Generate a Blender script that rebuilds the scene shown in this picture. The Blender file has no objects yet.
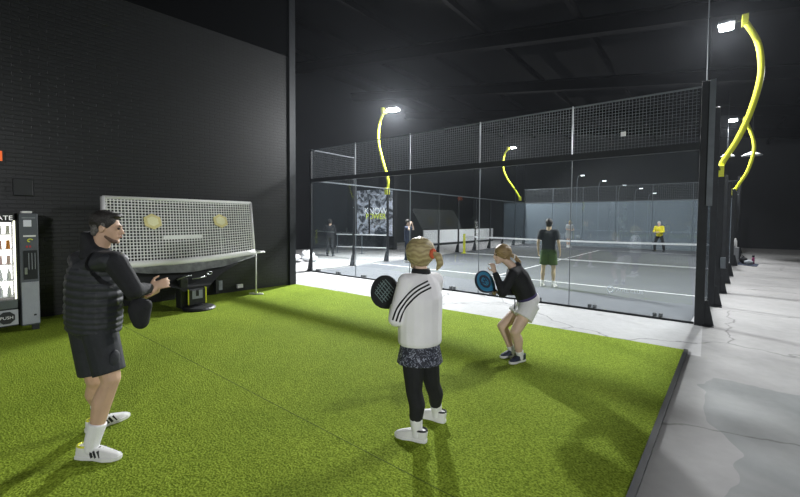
import bpy, bmesh, math, random
from mathutils import Vector as V, Matrix
random.seed(7)
C = bpy.context.scene.collection
PI = math.pi
# ---------------------------------------------------------------- camera
cam_d = bpy.data.cameras.new('camera'); cam = bpy.data.objects.new('camera', cam_d); C.objects.link(cam)
bpy.context.scene.camera = cam
cr = V((0.78352716, 0.62132492, 0.006366)); cu = V((-0.02764648, 0.02462501, 0.99931441)); cf = V((-0.62074218, 0.78316598, -0.03647181))
cam.matrix_world = Matrix(((cr.x, cu.x, -cf.x, 0.1526), (cr.y, cu.y, -cf.y, -8.2624), (cr.z, cu.z, -cf.z, 1.7437), (0, 0, 0, 1)))
cam_d.sensor_width = 36; cam_d.sensor_fit = 'HORIZONTAL'
cam_d.lens = 389.113 / 800 * 36; cam_d.shift_y = -14.8322 / 800
cam_d.clip_start = 0.05; cam_d.clip_end = 200
# ---------------------------------------------------------------- world, exposure
w = bpy.data.worlds.new('world'); bpy.context.scene.world = w; w.use_nodes = True
w.node_tree.nodes['Background'].inputs[0].default_value = (0.55, 0.68, 1, 1)
w.node_tree.nodes['Background'].inputs[1].default_value = 0.015
hv = w.node_tree.nodes.new('ShaderNodeVolumeScatter')      # thin haze in the hall air
hv.inputs['Color'].default_value = (.85, .91, 1, 1); hv.inputs['Density'].default_value = .00030; hv.inputs['Anisotropy'].default_value = .7
w.node_tree.links.new(hv.outputs[0], w.node_tree.nodes['World Output'].inputs['Volume'])
vs = bpy.context.scene.view_settings
vs.view_transform = 'Standard'; vs.look = 'None'; vs.gamma = 1; vs.use_curve_mapping = False; vs.exposure = 0.0
K = 1.0                      # overall lamp power
COOL = (0.97, 0.985, 1.0)
def area(name, loc, target, power, sx, sy, col=COOL, spread=180):
    d = bpy.data.lights.new(name, 'AREA'); d.shape = 'RECTANGLE'; d.size = sx; d.size_y = sy
    d.energy = power * K; d.color = col; d.spread = math.radians(spread)
    o = bpy.data.objects.new(name, d); C.objects.link(o); o.location = loc
    o.rotation_euler = (V(target) - V(loc)).to_track_quat('-Z', 'Y').to_euler(); return o
# court floodlights (their heads are built further down) and unseen hall lamps, one an added fill
area('flood_light', (0.36, 3.95, 6.30), (-3.8, -1.0, 0), 1000, .5, .35)
area('flood_light', (-9.95, 4.05, 6.10), (-6.8, -1.5, 0), 3600, .5, .35)
area('flood_light', (0.80, 14.0, 6.05), (-3, 13, 0), 700, .5, .35)
area('flood_light', (-10.7, 18.0, 6.68), (-7, 17, 0), 800, .5, .35)
area('unseen_light', (-7.0, -15.5, 5.36), (-2.6, -6.0, 1.2), 140, .8, .2)
area('unseen_light', (5.6, -12.0, 2.9), (-2.0, -5.6, 1.2), 560, .8, .2)  # added fill from the right rear, brightens the back of the white sweatshirt
area('unseen_light', (3.4, 8.5, 6.4), (2.8, 8.0, 0), 170, 1.2, .3)

# ---------------------------------------------------------------- helpers
def tag(o, label=None, cat=None, group=None, kind=None):
    if label: o['label'] = label
    if cat: o['category'] = cat
    if group: o['group'] = group
    if kind: o['kind'] = kind
    return o
def empty(name, loc, label=None, cat=None, group=None, rz=0):
    o = bpy.data.objects.new(name, None); C.objects.link(o); o.location = loc; o.rotation_euler = (0, 0, rz)
    o.empty_display_size = .1
    o['_w'] = 0
    del o['_w']
    return tag(o, label, cat, group)
def wmat(o):
    m = Matrix.LocRotScale(o.location, o.rotation_euler, o.scale)
    return wmat(o.parent) @ m if o.parent else m
def obj(name, bm, m, parent=None, smooth=False, world=True, bevel=0):
    """one mesh object; geometry is given in world coordinates unless world=False"""
    me = bpy.data.meshes.new(name)
    if isinstance(bm, bmesh.types.BMesh):
        bmesh.ops.recalc_face_normals(bm, faces=bm.faces); bm.to_mesh(me); bm.free()
    else: me = bm
    o = bpy.data.objects.new(name, me); C.objects.link(o)
    if not me.materials:
        for mm in (m if isinstance(m, (list, tuple)) else [m]): me.materials.append(mm)
    if parent:
        o.parent = parent
        if world: me.transform(wmat(parent).inverted())
    else:
        if world and len(me.vertices):
            xs = [v.co for v in me.vertices]
            c = V(((min(v.x for v in xs)+max(v.x for v in xs))/2, (min(v.y for v in xs)+max(v.y for v in xs))/2, min(v.z for v in xs)))
            me.transform(Matrix.Translation(-c)); o.location = c
    if smooth:
        for p in me.polygons: p.use_smooth = True
    if bevel:
        b = o.modifiers.new('bevel', 'BEVEL'); b.width = bevel; b.segments = 2; b.limit_method = 'ANGLE'
    return o
def BM(): return bmesh.new()
def box(bm, lo, hi, rz=0, piv=None, mi=0):
    lo, hi = V(lo), V(hi); c = (lo+hi)/2; s = hi-lo
    r = bmesh.ops.create_cube(bm, size=1, matrix=Matrix.Translation(c) @ Matrix.Diagonal((s.x, s.y, s.z, 1)))
    if rz: bmesh.ops.rotate(bm, verts=r['verts'], cent=piv or c, matrix=Matrix.Rotation(rz, 3, 'Z'))
    if mi:
        for f in {f for v in r['verts'] for f in v.link_faces}: f.material_index = mi
    return bm
def bar(bm, a, b, wx, wz, up=V((0, 0, 1))):
    """rectangular bar from a to b"""
    a, b = V(a), V(b); d = b-a; L = d.length; d.normalize()
    if abs(d.dot(up)) > .98: up = V((0, 1, 0))
    s = d.cross(up).normalized(); u = s.cross(d)
    M = Matrix(((s.x, d.x, u.x, (a.x+b.x)/2), (s.y, d.y, u.y, (a.y+b.y)/2), (s.z, d.z, u.z, (a.z+b.z)/2), (0, 0, 0, 1)))
    bmesh.ops.create_cube(bm, size=1, matrix=M @ Matrix.Diagonal((wx, L, wz, 1))); return bm
def tube(bm, pts, r, n=10, ry=None, up=V((0, 1, 0)), closed=False):
    pts = [V(p) for p in pts]; rings = []; N = len(pts)
    for i, p in enumerate(pts):
        if closed: d = pts[(i+1) % N]-pts[i-1]
        else: d = pts[min(i+1, N-1)]-pts[max(i-1, 0)]
        d.normalize(); uu = up if abs(d.dot(up)) < .98 else V((1, 0, 0))
        s = d.cross(uu).normalized(); t = s.cross(d)
        rr = r[i] if isinstance(r, (list, tuple)) else r; r2 = ry if ry else rr
        rings.append([bm.verts.new(p+s*rr*math.cos(2*PI*k/n)+t*r2*math.sin(2*PI*k/n)) for k in range(n)])
    for i in range(N if closed else N-1):
        A, B = rings[i], rings[(i+1) % N]
        for k in range(n): bm.faces.new((A[k], A[(k+1) % n], B[(k+1) % n], B[k]))
    if not closed: bm.faces.new(rings[0]); bm.faces.new(rings[-1])
    return bm
def smooth_path(P, n=6):
    P = [V(p) for p in P]; out = []
    for i in range(len(P)-1):
        p0, p1, p2, p3 = P[max(i-1, 0)], P[i], P[i+1], P[min(i+2, len(P)-1)]
        for k in range(n):
            t = k/n; out.append(.5*((2*p1)+(p2-p0)*t+(2*p0-5*p1+4*p2-p3)*t*t+(3*p1-p0-3*p2+p3)*t**3))
    out.append(P[-1]); return out
def lathe(bm, c, prof, n=24):
    c = V(c); rings = []
    for r, z in prof: rings.append([bm.verts.new(c+V((r*math.cos(2*PI*k/n), r*math.sin(2*PI*k/n), z))) for k in range(n)])
    for A, B in zip(rings, rings[1:]):
        for k in range(n): bm.faces.new((A[k], A[(k+1) % n], B[(k+1) % n], B[k]))
    bm.faces.new(rings[0]); bm.faces.new(rings[-1]); return bm
def prism(bm, pts, ext):
    """polygon of 3-D points extruded by vector ext"""
    ext = V(ext); a = [bm.verts.new(V(p)) for p in pts]; b = [bm.verts.new(V(p)+ext) for p in pts]
    bm.faces.new(a); bm.faces.new(b[::-1])
    for i in range(len(a)): bm.faces.new((a[i], a[(i+1) % len(a)], b[(i+1) % len(a)], b[i]))
    return bm
def text_mesh(body, size, extrude, M, align='CENTER'):
    cu_ = bpy.data.curves.new('t', 'FONT'); cu_.body = body; cu_.size = size; cu_.extrude = extrude; cu_.align_x = align; cu_.align_y = 'CENTER'
    o = bpy.data.objects.new('t', cu_); C.objects.link(o); dg = bpy.context.evaluated_depsgraph_get()
    me = bpy.data.meshes.new_from_object(o.evaluated_get(dg)); bpy.data.objects.remove(o); me.transform(M); return me
def frame_M(o, x, z):
    """matrix whose X axis is x, Z axis (normal) is z"""
    x = V(x).normalized(); z = V(z).normalized(); y = z.cross(x).normalized()
    return Matrix(((x.x, y.x, z.x, o[0]), (x.y, y.y, z.y, o[1]), (x.z, y.z, z.z, o[2]), (0, 0, 0, 1)))

# ---------------------------------------------------------------- materials
def mat(name, col, rough=.6, metal=0, emit=0, nz=0, ns=8, bump=0, bs=60, spec=.5, col2=None, ecol=None):
    m = bpy.data.materials.new(name); m.use_nodes = True; n = m.node_tree.nodes; l = m.node_tree.links; b = n['Principled BSDF']
    b.inputs['Base Color'].default_value = (*col, 1); b.inputs['Roughness'].default_value = rough; b.inputs['Metallic'].default_value = metal
    b.inputs['Specular IOR Level'].default_value = spec
    if emit: b.inputs['Emission Color'].default_value = (*(ecol or col), 1); b.inputs['Emission Strength'].default_value = emit
    tc = n.new('ShaderNodeTexCoord')
    if nz:
        t = n.new('ShaderNodeTexNoise'); t.inputs['Scale'].default_value = ns; t.inputs['Detail'].default_value = 6
        l.new(tc.outputs['Object'], t.inputs['Vector']); r = n.new('ShaderNodeValToRGB'); l.new(t.outputs[0], r.inputs[0])
        c2 = col2 or tuple(c*(1-nz) for c in col)
        r.color_ramp.elements[0].position = .35; r.color_ramp.elements[1].position = .65
        r.color_ramp.elements[0].color = (*c2, 1); r.color_ramp.elements[1].color = (*col, 1)
        l.new(r.outputs[0], b.inputs['Base Color'])
    if bump:
        t = n.new('ShaderNodeTexNoise'); t.inputs['Scale'].default_value = bs; t.inputs['Detail'].default_value = 4
        l.new(tc.outputs['Object'], t.inputs['Vector']); bp = n.new('ShaderNodeBump'); bp.inputs['Strength'].default_value = bump
        bp.inputs['Distance'].default_value = .01; l.new(t.outputs[0], bp.inputs['Height']); l.new(bp.outputs[0], b.inputs['Normal'])
    return m
M = {}
M['black_metal'] = mat('black_metal', (.018, .021, .025), .45, .3, nz=.3, ns=6)
M['grey_metal'] = mat('grey_metal', (.16, .18, .2), .4, .6, nz=.2, ns=6)
M['steel'] = mat('steel', (.5, .52, .54), .3, .9, nz=.1)
M['wire'] = mat('wire', (.17, .19, .21), .45, .3, nz=.1)
M['yellow_paint'] = mat('yellow_paint', (.80, .83, .05), .4, nz=.06, ns=3)
M['white_paint'] = mat('white_paint', (.8, .8, .79), .5, nz=.05, ns=10)
M['line_paint'] = mat('line_paint', (.85, .86, .86), .8, nz=.06, ns=20)
M['court'] = mat('court_carpet', (.088, .096, .108), .9, nz=.12, ns=1.2, bump=.3, bs=400)
M['white_vinyl'] = mat('white_vinyl', (.82, .82, .8), .45, nz=.05, ns=5, bump=.3, bs=8)
M['grey_lining'] = mat('grey_lining', (.42, .44, .43), .7, nz=.45, ns=7, bump=.6, bs=9)
M['black_plastic'] = mat('black_plastic', (.02, .022, .024), .5, nz=.2)
M['black_fabric'] = mat('black_fabric', (.016, .017, .019), .85, nz=.3, ns=20, bump=.4, bs=120)
M['net_cord'] = mat('net_cord', (.88, .88, .86), .8, nz=.05)
M['dark_net'] = mat('dark_net', (.05, .055, .06), .9, nz=.1)
M['hex_yellow'] = mat('hex_yellow', (.74, .66, .30), .6, nz=.08, ns=12)
M['hex_pale'] = mat('hex_pale', (.85, .82, .5), .6, nz=.06)
M['ball'] = mat('tennis_ball', (.6, .78, .05), .9, nz=.15, ns=60)
M['skin'] = mat('skin', (.60, .39, .27), .55, nz=.10, ns=9)
M['skin_pale'] = mat('skin_pale', (.70, .50, .38), .55, nz=.10, ns=9)
M['skin_mid'] = mat('skin_mid', (.55, .42, .27), .55, nz=.10, ns=9)
M['lip'] = mat('lip', (.42, .17, .14), .5, nz=.1)
M['eye'] = mat('eye', (.05, .035, .03), .2, nz=.1)
M['hair_dark'] = mat('hair_dark', (.022, .018, .016), .55, nz=.5, ns=60, bump=.8, bs=90)
M['hair_grey'] = mat('hair_greying', (.16, .15, .145), .6, nz=.6, ns=70, bump=.8, bs=90)
M['hair_white'] = mat('hair_white', (.6, .6, .58), .6, nz=.2, ns=60)
def hair_mat(name, a, b, sc):
    m = mat(name, a, .5, bump=.6, bs=80); n = m.node_tree.nodes; l = m.node_tree.links; bs = n['Principled BSDF']
    tc = n.new('ShaderNodeTexCoord'); wv = n.new('ShaderNodeTexWave'); wv.inputs['Scale'].default_value = sc; wv.inputs['Distortion'].default_value = 11
    wv.inputs['Detail'].default_value = 3; wv.bands_direction = 'Z'
    l.new(tc.outputs['Object'], wv.inputs['Vector']); r = n.new('ShaderNodeValToRGB'); l.new(wv.outputs[0], r.inputs[0])
    r.color_ramp.elements[0].color = (*a, 1); r.color_ramp.elements[1].color = (*b, 1); l.new(r.outputs[0], bs.inputs['Base Color']); return m
M['hair_blonde'] = hair_mat('hair_blonde', (.30, .235, .11), (.47, .39, .20), 9)
M['hair_brown'] = hair_mat('hair_light_brown', (.16, .10, .045), (.42, .30, .14), 18)
M['puffer'] = mat('puffer_nylon', (.024, .027, .033), .62, nz=.2, ns=14, bump=.5, bs=26)
M['cloth_black'] = mat('cloth_black', (.012, .013, .016), .85, nz=.3, ns=12, bump=.5, bs=30)
M['cloth_shorts'] = mat('cloth_charcoal', (.019, .022, .028), .75, nz=.3, ns=10, bump=.5, bs=22)
M['cloth_white'] = mat('cloth_white', (.86, .85, .87), .8, nz=.05, ns=6, bump=.55, bs=14)
M['cloth_purple'] = mat('cloth_purple', (.05, .035, .13), .8, nz=.2)
M['cloth_navy'] = mat('cloth_navy', (.02, .03, .06), .8, nz=.2)
M['cloth_green'] = mat('cloth_green', (.04, .085, .025), .8, nz=.2, ns=8)
M['cloth_charcoal'] = mat('cloth_dark_grey', (.03, .035, .04), .85, nz=.2)
M['cloth_yellow'] = mat('cloth_yellow', (.85, .75, .03), .7, nz=.08)
M['cloth_pale'] = mat('cloth_pale_grey', (.42, .45, .47), .8, nz=.1)
M['sock'] = mat('sock_white', (.85, .85, .85), .9, nz=.05, bump=.3, bs=100)
M['shoe_white'] = mat('shoe_white', (.8, .8, .78), .55, nz=.05)
M['shoe_navy'] = mat('shoe_navy', (.03, .04, .075), .6, nz=.35, ns=30)
M['shoe_black'] = mat('shoe_black', (.015, .015, .018), .5, nz=.2)
M['orange'] = mat('scrunchie_orange', (.72, .13, .05), .8, nz=.25, ns=40)
M['racket_black'] = mat('racket_black', (.014, .016, .018), .75, nz=.2)
M['racket_blue'] = mat('racket_blue', (.035, .22, .40), .4, nz=.12, ns=14)
M['racket_mark'] = mat('racket_pale_mark', (.22, .30, .30), .8, nz=.2)
M['bag_grey'] = mat('bag_grey', (.3, .33, .36), .7, nz=.3)
M['purple'] = mat('bottle_purple', (.35, .04, .16), .4, nz=.2)
M['panel_white'] = mat('panel_white', (.80, .82, .84), .6, nz=.04)
M['lampglow'] = mat('lamp_diffuser', (1, 1, 1), .5, emit=60, ecol=(.9, .95, 1))
M['disk'] = mat('pendant_enamel', (.50, .52, .54), .4, nz=.05)
# skirt: navy with white flecks
def fleck(name, base, mark, sc, th):
    m = mat(name, base, .7); n = m.node_tree.nodes; l = m.node_tree.links; b = n['Principled BSDF']
    tc = n.new('ShaderNodeTexCoord'); t = n.new('ShaderNodeTexNoise'); t.inputs['Scale'].default_value = sc; t.inputs['Detail'].default_value = 3; t.inputs['Distortion'].default_value = 2.5
    l.new(tc.outputs['Object'], t.inputs['Vector']); r = n.new('ShaderNodeValToRGB'); r.color_ramp.elements[0].position = th; r.color_ramp.elements[1].position = th+.03
    r.color_ramp.elements[0].color = (*base, 1); r.color_ramp.elements[1].color = (*mark, 1); l.new(t.outputs[0], r.inputs[0]); l.new(r.outputs[0], b.inputs['Base Color']); return m
M['skirt'] = fleck('skirt_print', (.017, .020, .035), (.30, .32, .40), 34, .56)
# clear glass: fresnel mix of transparent and mirror
def glass_mat(name, ior, tint, film=0.0):
    m = bpy.data.materials.new(name); m.use_nodes = True; n = m.node_tree.nodes; l = m.node_tree.links; n.clear()
    out = n.new('ShaderNodeOutputMaterial'); mx = n.new('ShaderNodeMixShader'); lw = n.new('ShaderNodeLayerWeight'); pw_ = n.new('ShaderNodeMath'); pw_.operation = 'POWER'; pw_.inputs[1].default_value = 5
    l.new(lw.outputs['Facing'], pw_.inputs[0]); lw.inputs[0].default_value = .5; f0 = ((ior-1)/(ior+1))**2
    fr = n.new('ShaderNodeMath'); fr.operation = 'MULTIPLY_ADD'; fr.inputs[1].default_value = (1-f0)*.8; fr.inputs[2].default_value = f0; l.new(pw_.outputs[0], fr.inputs[0])
    tr = n.new('ShaderNodeBsdfTransparent'); tr.inputs[0].default_value = (*tint, 1); gl = n.new('ShaderNodeBsdfGlossy'); gl.inputs['Roughness'].default_value = 0.01
    gl.inputs[0].default_value = (.9, .95, 1, 1)
    l.new(fr.outputs[0], mx.inputs[0]); l.new(tr.outputs[0], mx.inputs[1]); l.new(gl.outputs[0], mx.inputs[2])
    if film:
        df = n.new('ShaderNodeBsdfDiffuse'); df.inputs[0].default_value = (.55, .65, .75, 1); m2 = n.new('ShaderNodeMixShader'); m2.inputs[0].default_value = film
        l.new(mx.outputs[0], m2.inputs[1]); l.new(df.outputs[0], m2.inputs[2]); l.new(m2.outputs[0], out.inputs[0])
    else: l.new(mx.outputs[0], out.inputs[0])
    return m
M['glass'] = glass_mat('court_glass', 1.5, (.97, .985, .98), .006)
M['glass_far'] = glass_mat('court_glass_hazed', 1.7, (.9, .94, .95), .20)  # diffuse film paints in the reflected haze of the far panes
M['glass_shop'] = glass_mat('display_glass', 1.3, (.98, .98, .98))
# artificial turf
def turf_mat():
    m = mat('artificial_turf', (.2, .3, .02), .95, spec=.15); n = m.node_tree.nodes; l = m.node_tree.links; b = n['Principled BSDF']
    tc = n.new('ShaderNodeTexCoord')
    t1 = n.new('ShaderNodeTexNoise'); t1.inputs['Scale'].default_value = 70; t1.inputs['Detail'].default_value = 4
    t2 = n.new('ShaderNodeTexNoise'); t2.inputs['Scale'].default_value = 1.3; t2.inputs['Detail'].default_value = 5
    for t in (t1, t2): l.new(tc.outputs['Object'], t.inputs['Vector'])
    r1 = n.new('ShaderNodeValToRGB'); r1.color_ramp.elements[0].position = .36; r1.color_ramp.elements[1].position = .68
    r1.color_ramp.elements[0].color = (.13, .19, .006, 1); r1.color_ramp.elements[1].color = (.38, .50, .05, 1)
    r2 = n.new('ShaderNodeValToRGB'); r2.color_ramp.elements[0].position = .3; r2.color_ramp.elements[1].position = .7
    r2.color_ramp.elements[0].color = (.82, .86, .8, 1); r2.color_ramp.elements[1].color = (1, 1, 1, 1)
    l.new(t1.outputs[0], r1.inputs[0]); l.new(t2.outputs[0], r2.inputs[0])
    mx = n.new('ShaderNodeMixRGB'); mx.blend_type = 'MULTIPLY'; mx.inputs[0].default_value = 1; l.new(r1.outputs[0], mx.inputs[1]); l.new(r2.outputs[0], mx.inputs[2])
    l.new(mx.outputs[0], b.inputs['Base Color'])
    bp = n.new('ShaderNodeBump'); bp.inputs['Strength'].default_value = 1; bp.inputs['Distance'].default_value = .02; l.new(t1.outputs[0], bp.inputs['Height']); l.new(bp.outputs[0], b.inputs['Normal'])
    return m
M['turf'] = turf_mat()
# concrete with a wavering-edged older patch along the walkway, stains and hairline cracks
def concrete_mat():
    m = mat('concrete', (.6, .6, .6), .55); n = m.node_tree.nodes; l = m.node_tree.links; b = n['Principled BSDF']
    g = n.new('ShaderNodeNewGeometry'); sx = n.new('ShaderNodeSeparateXYZ'); l.new(g.outputs['Position'], sx.inputs[0])
    def noise(sc, det=5, dist=0):
        t = n.new('ShaderNodeTexNoise'); t.inputs['Scale'].default_value = sc; t.inputs['Detail'].default_value = det; t.inputs['Distortion'].default_value = dist
        l.new(g.outputs['Position'], t.inputs['Vector']); return t
    def math_(op, a, c=None):
        q = n.new('ShaderNodeMath'); q.operation = op
        for i, x in enumerate((a, c)):
            if x is None: continue
            if isinstance(x, (int, float)): q.inputs[i].default_value = x
            else: l.new(x, q.inputs[i])
        return q.outputs[0]
    def ramp(src, p0, p1, c0, c1):
        r = n.new('ShaderNodeValToRGB'); r.color_ramp.elements[0].position = p0; r.color_ramp.elements[1].position = p1
        r.color_ramp.elements[0].color = (*c0, 1); r.color_ramp.elements[1].color = (*c1, 1); l.new(src, r.inputs[0]); return r.outputs[0]
    def mul(a, c, f=1.0, mode='MULTIPLY'):
        q = n.new('ShaderNodeMixRGB'); q.blend_type = mode
        if isinstance(f, float): q.inputs[0].default_value = f
        else: l.new(f, q.inputs[0])
        l.new(a, q.inputs[1]); l.new(c, q.inputs[2]); return q.outputs[0]
    base = ramp(noise(.55, 6).outputs[0], .35, .68, (.26, .257, .254), (.345, .34, .335))
    pale = ramp(noise(.8, 6).outputs[0], .35, .68, (.43, .425, .43), (.50, .495, .50))
    pm = math_('MULTIPLY', math_('LESS_THAN', sx.outputs[0], .12), math_('GREATER_THAN', sx.outputs[1], -1.95))
    base = mul(base, pale, pm, 'MIX')
    fine = ramp(noise(9, 6).outputs[0], .3, .7, (.90, .90, .90), (1, 1, 1))
    col = mul(base, fine)
    # patch: X > .3 + waver, y < -2.8
    wv = noise(1.1, 2)
    ex = math_('ADD', sx.outputs[0], math_('MULTIPLY', math_('SUBTRACT', wv.outputs[0], .5), 1.0))
    mask = math_('MULTIPLY', math_('GREATER_THAN', ex, .22), math_('LESS_THAN', math_('ADD', sx.outputs[1], math_('MULTIPLY', noise(3, 4).outputs[0], .25)), -2.6))
    dark = ramp(noise(1.2, 6, .6).outputs[0], .3, .7, (.66, .71, .72), (.84, .87, .87))
    col = mul(col, dark, mask)
    # cracks
    vo = n.new('ShaderNodeTexVoronoi'); vo.feature = 'DISTANCE_TO_EDGE'; vo.inputs['Scale'].default_value = .33; ad = n.new('ShaderNodeVectorMath'); ad.operation = 'ADD'
    nn = noise(2.2, 5); sc = n.new('ShaderNodeVectorMath'); sc.operation = 'SCALE'; sc.inputs['Scale'].default_value = .5; l.new(nn.outputs['Color'], sc.inputs[0])
    l.new(g.outputs['Position'], ad.inputs[0]); l.new(sc.outputs[0], ad.inputs[1]); l.new(ad.outputs[0], vo.inputs['Vector'])
    ck = ramp(vo.outputs['Distance'], .0015, .006, (.45, .45, .45), (1, 1, 1)); col = mul(col, ck)
    l.new(col, b.inputs['Base Color'])
    rr = ramp(noise(1.5).outputs[0], .3, .7, (.62, .62, .62), (.8, .8, .8)); b.inputs['Specular IOR Level'].default_value = .25; l.new(rr, b.inputs['Roughness'])
    return m
M['concrete'] = concrete_mat()
def brick_mat():
    m = mat('painted_brick', (.03, .03, .03), .42); n = m.node_tree.nodes; l = m.node_tree.links; b = n['Principled BSDF']
    tc = n.new('ShaderNodeNewGeometry'); sp = n.new('ShaderNodeSeparateXYZ'); cb = n.new('ShaderNodeCombineXYZ'); l.new(tc.outputs['Position'], sp.inputs[0])
    l.new(sp.outputs[1], cb.inputs[0]); l.new(sp.outputs[2], cb.inputs[1])
    br = n.new('ShaderNodeTexBrick'); br.inputs['Scale'].default_value = 1; br.inputs['Brick Width'].default_value = .22; br.inputs['Row Height'].default_value = .07
    br.inputs['Mortar Size'].default_value = .009; br.inputs['Mortar Smooth'].default_value = .3
    br.inputs['Color1'].default_value = (.0125, .0140, .0150, 1); br.inputs['Color2'].default_value = (.0100, .0112, .012, 1); br.inputs['Mortar'].default_value = (.004, .0045, .005, 1)
    l.new(cb.outputs[0], br.inputs['Vector']); l.new(br.outputs['Color'], b.inputs['Base Color'])
    iv = n.new('ShaderNodeMath'); iv.operation = 'SUBTRACT'; iv.inputs[0].default_value = 1; l.new(br.outputs['Fac'], iv.inputs[1])
    bp = n.new('ShaderNodeBump'); bp.inputs['Strength'].default_value = .5; bp.inputs['Distance'].default_value = .008; l.new(iv.outputs[0], bp.inputs['Height']); l.new(bp.outputs[0], b.inputs['Normal']); return m
M['brick'] = brick_mat()
M['wall_dark'] = mat('wall_dark_paint', (.028, .031, .036), .6, nz=.12, ns=.8, bump=.2, bs=30)
M['wall_blue'] = mat('wall_slate_paint', (.0065, .008, .011), .8, nz=.12, ns=.5, bump=.2, bs=20)
M['roof'] = mat('roof_dark', (.0045, .0048, .0055), .95, nz=.15, ns=.6, spec=.06)
M['rafter'] = mat('rafter_black', (.002, .002, .0022), .9, nz=.2, ns=2, spec=.05)

# ---------------------------------------------------------------- setting
def struct(name, bm, m, **k): return tag(obj(name, bm, m, **k), kind='structure')
struct('floor', box(BM(), (-20, -16, -.2), (12, 27, 0)), M['concrete'])
WX = lambda y: -8.42+.086*(y+2)
struct('wall_left', prism(BM(), [(WX(-16), -16, 0), (WX(-2), -2, 0), (WX(-2)-.25, -2, 0), (WX(-16)-.25, -16, 0)], (0, 0, 5.9)), M['brick'])
b = prism(BM(), [(WX(-16), -16, 5.9), (WX(-2), -2, 5.9), (WX(-2)-.25, -2, 5.9), (WX(-16)-.25, -16, 5.9)], (0, 0, 3.3)); struct('wall_left_upper', b, M['roof'])
b = BM(); box(b, (-8.70, -2.12, 0), (-8.36, -1.94, 8.5)); struct('trim_1', b, M['black_metal'])
struct('wall_far', box(BM(), (-20, 26.2, 0), (12, 26.5, 12)), M['wall_dark'])
struct('wall_right', box(BM(), (9.5, -16, 0), (9.8, 26.5, 11)), M['wall_dark'])
struct('wall_outer_left', box(BM(), (-18.3, -2.0, 0), (-18.0, 26.5, 12)), M['wall_blue'])
struct('wall_return', box(BM(), (-18.3, -2.3, 0), (-9.0, -2.05, 9.5)), M['wall_blue'])
struct('wall_back', box(BM(), (-9.05, -16.3, 0), (9.8, -16, 11)), M['wall_dark'])
b = BM()
prism(b, [(-20, -16.3, 10.6), (12, -16.3, 5.9), (12, -16.3, 6.1), (-20, -16.3, 10.8)], (0, 43, 0)); struct('ceiling', b, M['roof'])
rz0 = lambda x: 7.40-.147*x
for i, y in enumerate((-7.2, -1.6, 4.05, 9.6, 15.2, 20.8)):
    b = BM(); a0, a1 = V((-18, y, rz0(-18)-.28)), V((9.5, y, rz0(9.5)-.28))
    bar(b, a0, a1, .30, .05); bar(b, a0-V((0, 0, .42)), a1-V((0, 0, .42)), .30, .05); bar(b, a0-V((0, 0, .2)), a1-V((0, 0, .2)), .06, .42)
    struct('trim_%d' % (i+2), b, M['rafter'])
b = BM()
for x in (-15, -12, -9, -6, -3, 0, 3, 6): box(b, (x-.06, -16, rz0(x)-.22), (x+.06, 26.2, rz0(x)-.02))
struct('trim_8', b, M['rafter'])

# turf mat with its black edge strip
t = empty('turf_mat', (-4.3, -6, 0), 'olive green artificial turf mat covering the floor in front of the brick wall', 'turf')
b = BM(); TP = [(-8.36, -1.93), (-.06, -1.82), (-.62, -16), (WX(-16), -16), (WX(-2.2), -2.2), (-8.36, -2.2)]
prism(b, [(x, y, 0.0) for x, y in TP[::-1]], (0, 0, .018)); obj('turf_pile', b, M['turf'], t)
b = BM(); prism(b, [(-.06, -1.80, 0), (-.015, -1.80, 0), (-.575, -16, 0), (-.62, -16, 0)], (0, 0, .022)); obj('edge_strip', b, M['black_plastic'], t)
b = BM()
for y0, z in ((-6.17, 0),): bar(b, (-8.7, y0, .0185), (-.30, y0-.03, .0185), .006, .002)
obj('seam', b, mat('turf_seam', (.10, .15, .01), .95, nz=.3, ns=25), t)

# ---------------------------------------------------------------- court
XR = lambda y: .05+.068*y        # line of the right side fence
XL = lambda y: -10.12-.018*y     # line of the left side fence
t = empty('court_carpet', (-5, 10, 0), 'blue-grey court carpet with white painted lines inside the glass enclosure', 'court floor')
b = BM(); prism(b, [(XL(0)+.1, .13, 0), (XR(0)-.1, .13, 0), (XR(20)-.05, 20, 0), (XL(20), 20, 0)], (0, 0, .008)); obj('carpet', b, M['court'], t)
for y, a, c in ((3.05, XL(3)+.05, XR(3)-.08), (16.95, XL(17)+.05, XR(17)-.1)):
    obj('court_line', bar(BM(), (a, y, .009), (c, y, .009), .05, .004), M['line_paint'], t)
obj('court_line', bar(BM(), (-5.0, 3.05, .009), (-4.85, 16.95, .009), .05, .004), M['line_paint'], t)

# near glass end wall
t = empty('glass_end_wall', (-5, 0, 0), 'near glass end wall of the court with wire mesh above a black beam', 'glass wall')
for i in range(5):
    x1 = -2.02*i-.02; x0 = -2.02*(i+1)+.005
    obj('glass_panel', box(BM(), (x0, -.006, .03), (x1, .006, 2.97)), M['glass'], t)
b = BM(); box(b, (-10.1, -.02, 0), (0, .02, .035)); obj('bottom_rail', b, M['black_metal'], t)
b = BM(); box(b, (-10.12, -.05, 2.94), (0, .05, 3.06)); obj('top_beam', b, M['black_metal'], t)
b = BM(); box(b, (-10.12, -.012, 3.97), (0, .012, 3.995)); obj('top_wire_rail', b, M['wire'], t)
for i in range(1, 5):
    x = -2.02*i
    obj('mesh_post', box(BM(), (x-.012, -.03, 3.05), (x+.012, -.01, 4.0)), M['steel'], t)
    obj('seam_strip', box(BM(), (x-.006, -.012, .03), (x+.006, .012, 2.95)), M['wire'], t)
b = BM()
n = int(10.1/.055)
for i in range(n): x = -.06-i*.055; box(b, (x-.0022, -.002, 3.06), (x+.0022, .002, 3.97))
for i in range(17): z = 3.09+i*.055; box(b, (-10.1, -.002, z-.0022), (-.02, .002, z+.0022))
obj('wire_mesh', b, M['wire'], t)
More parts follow.
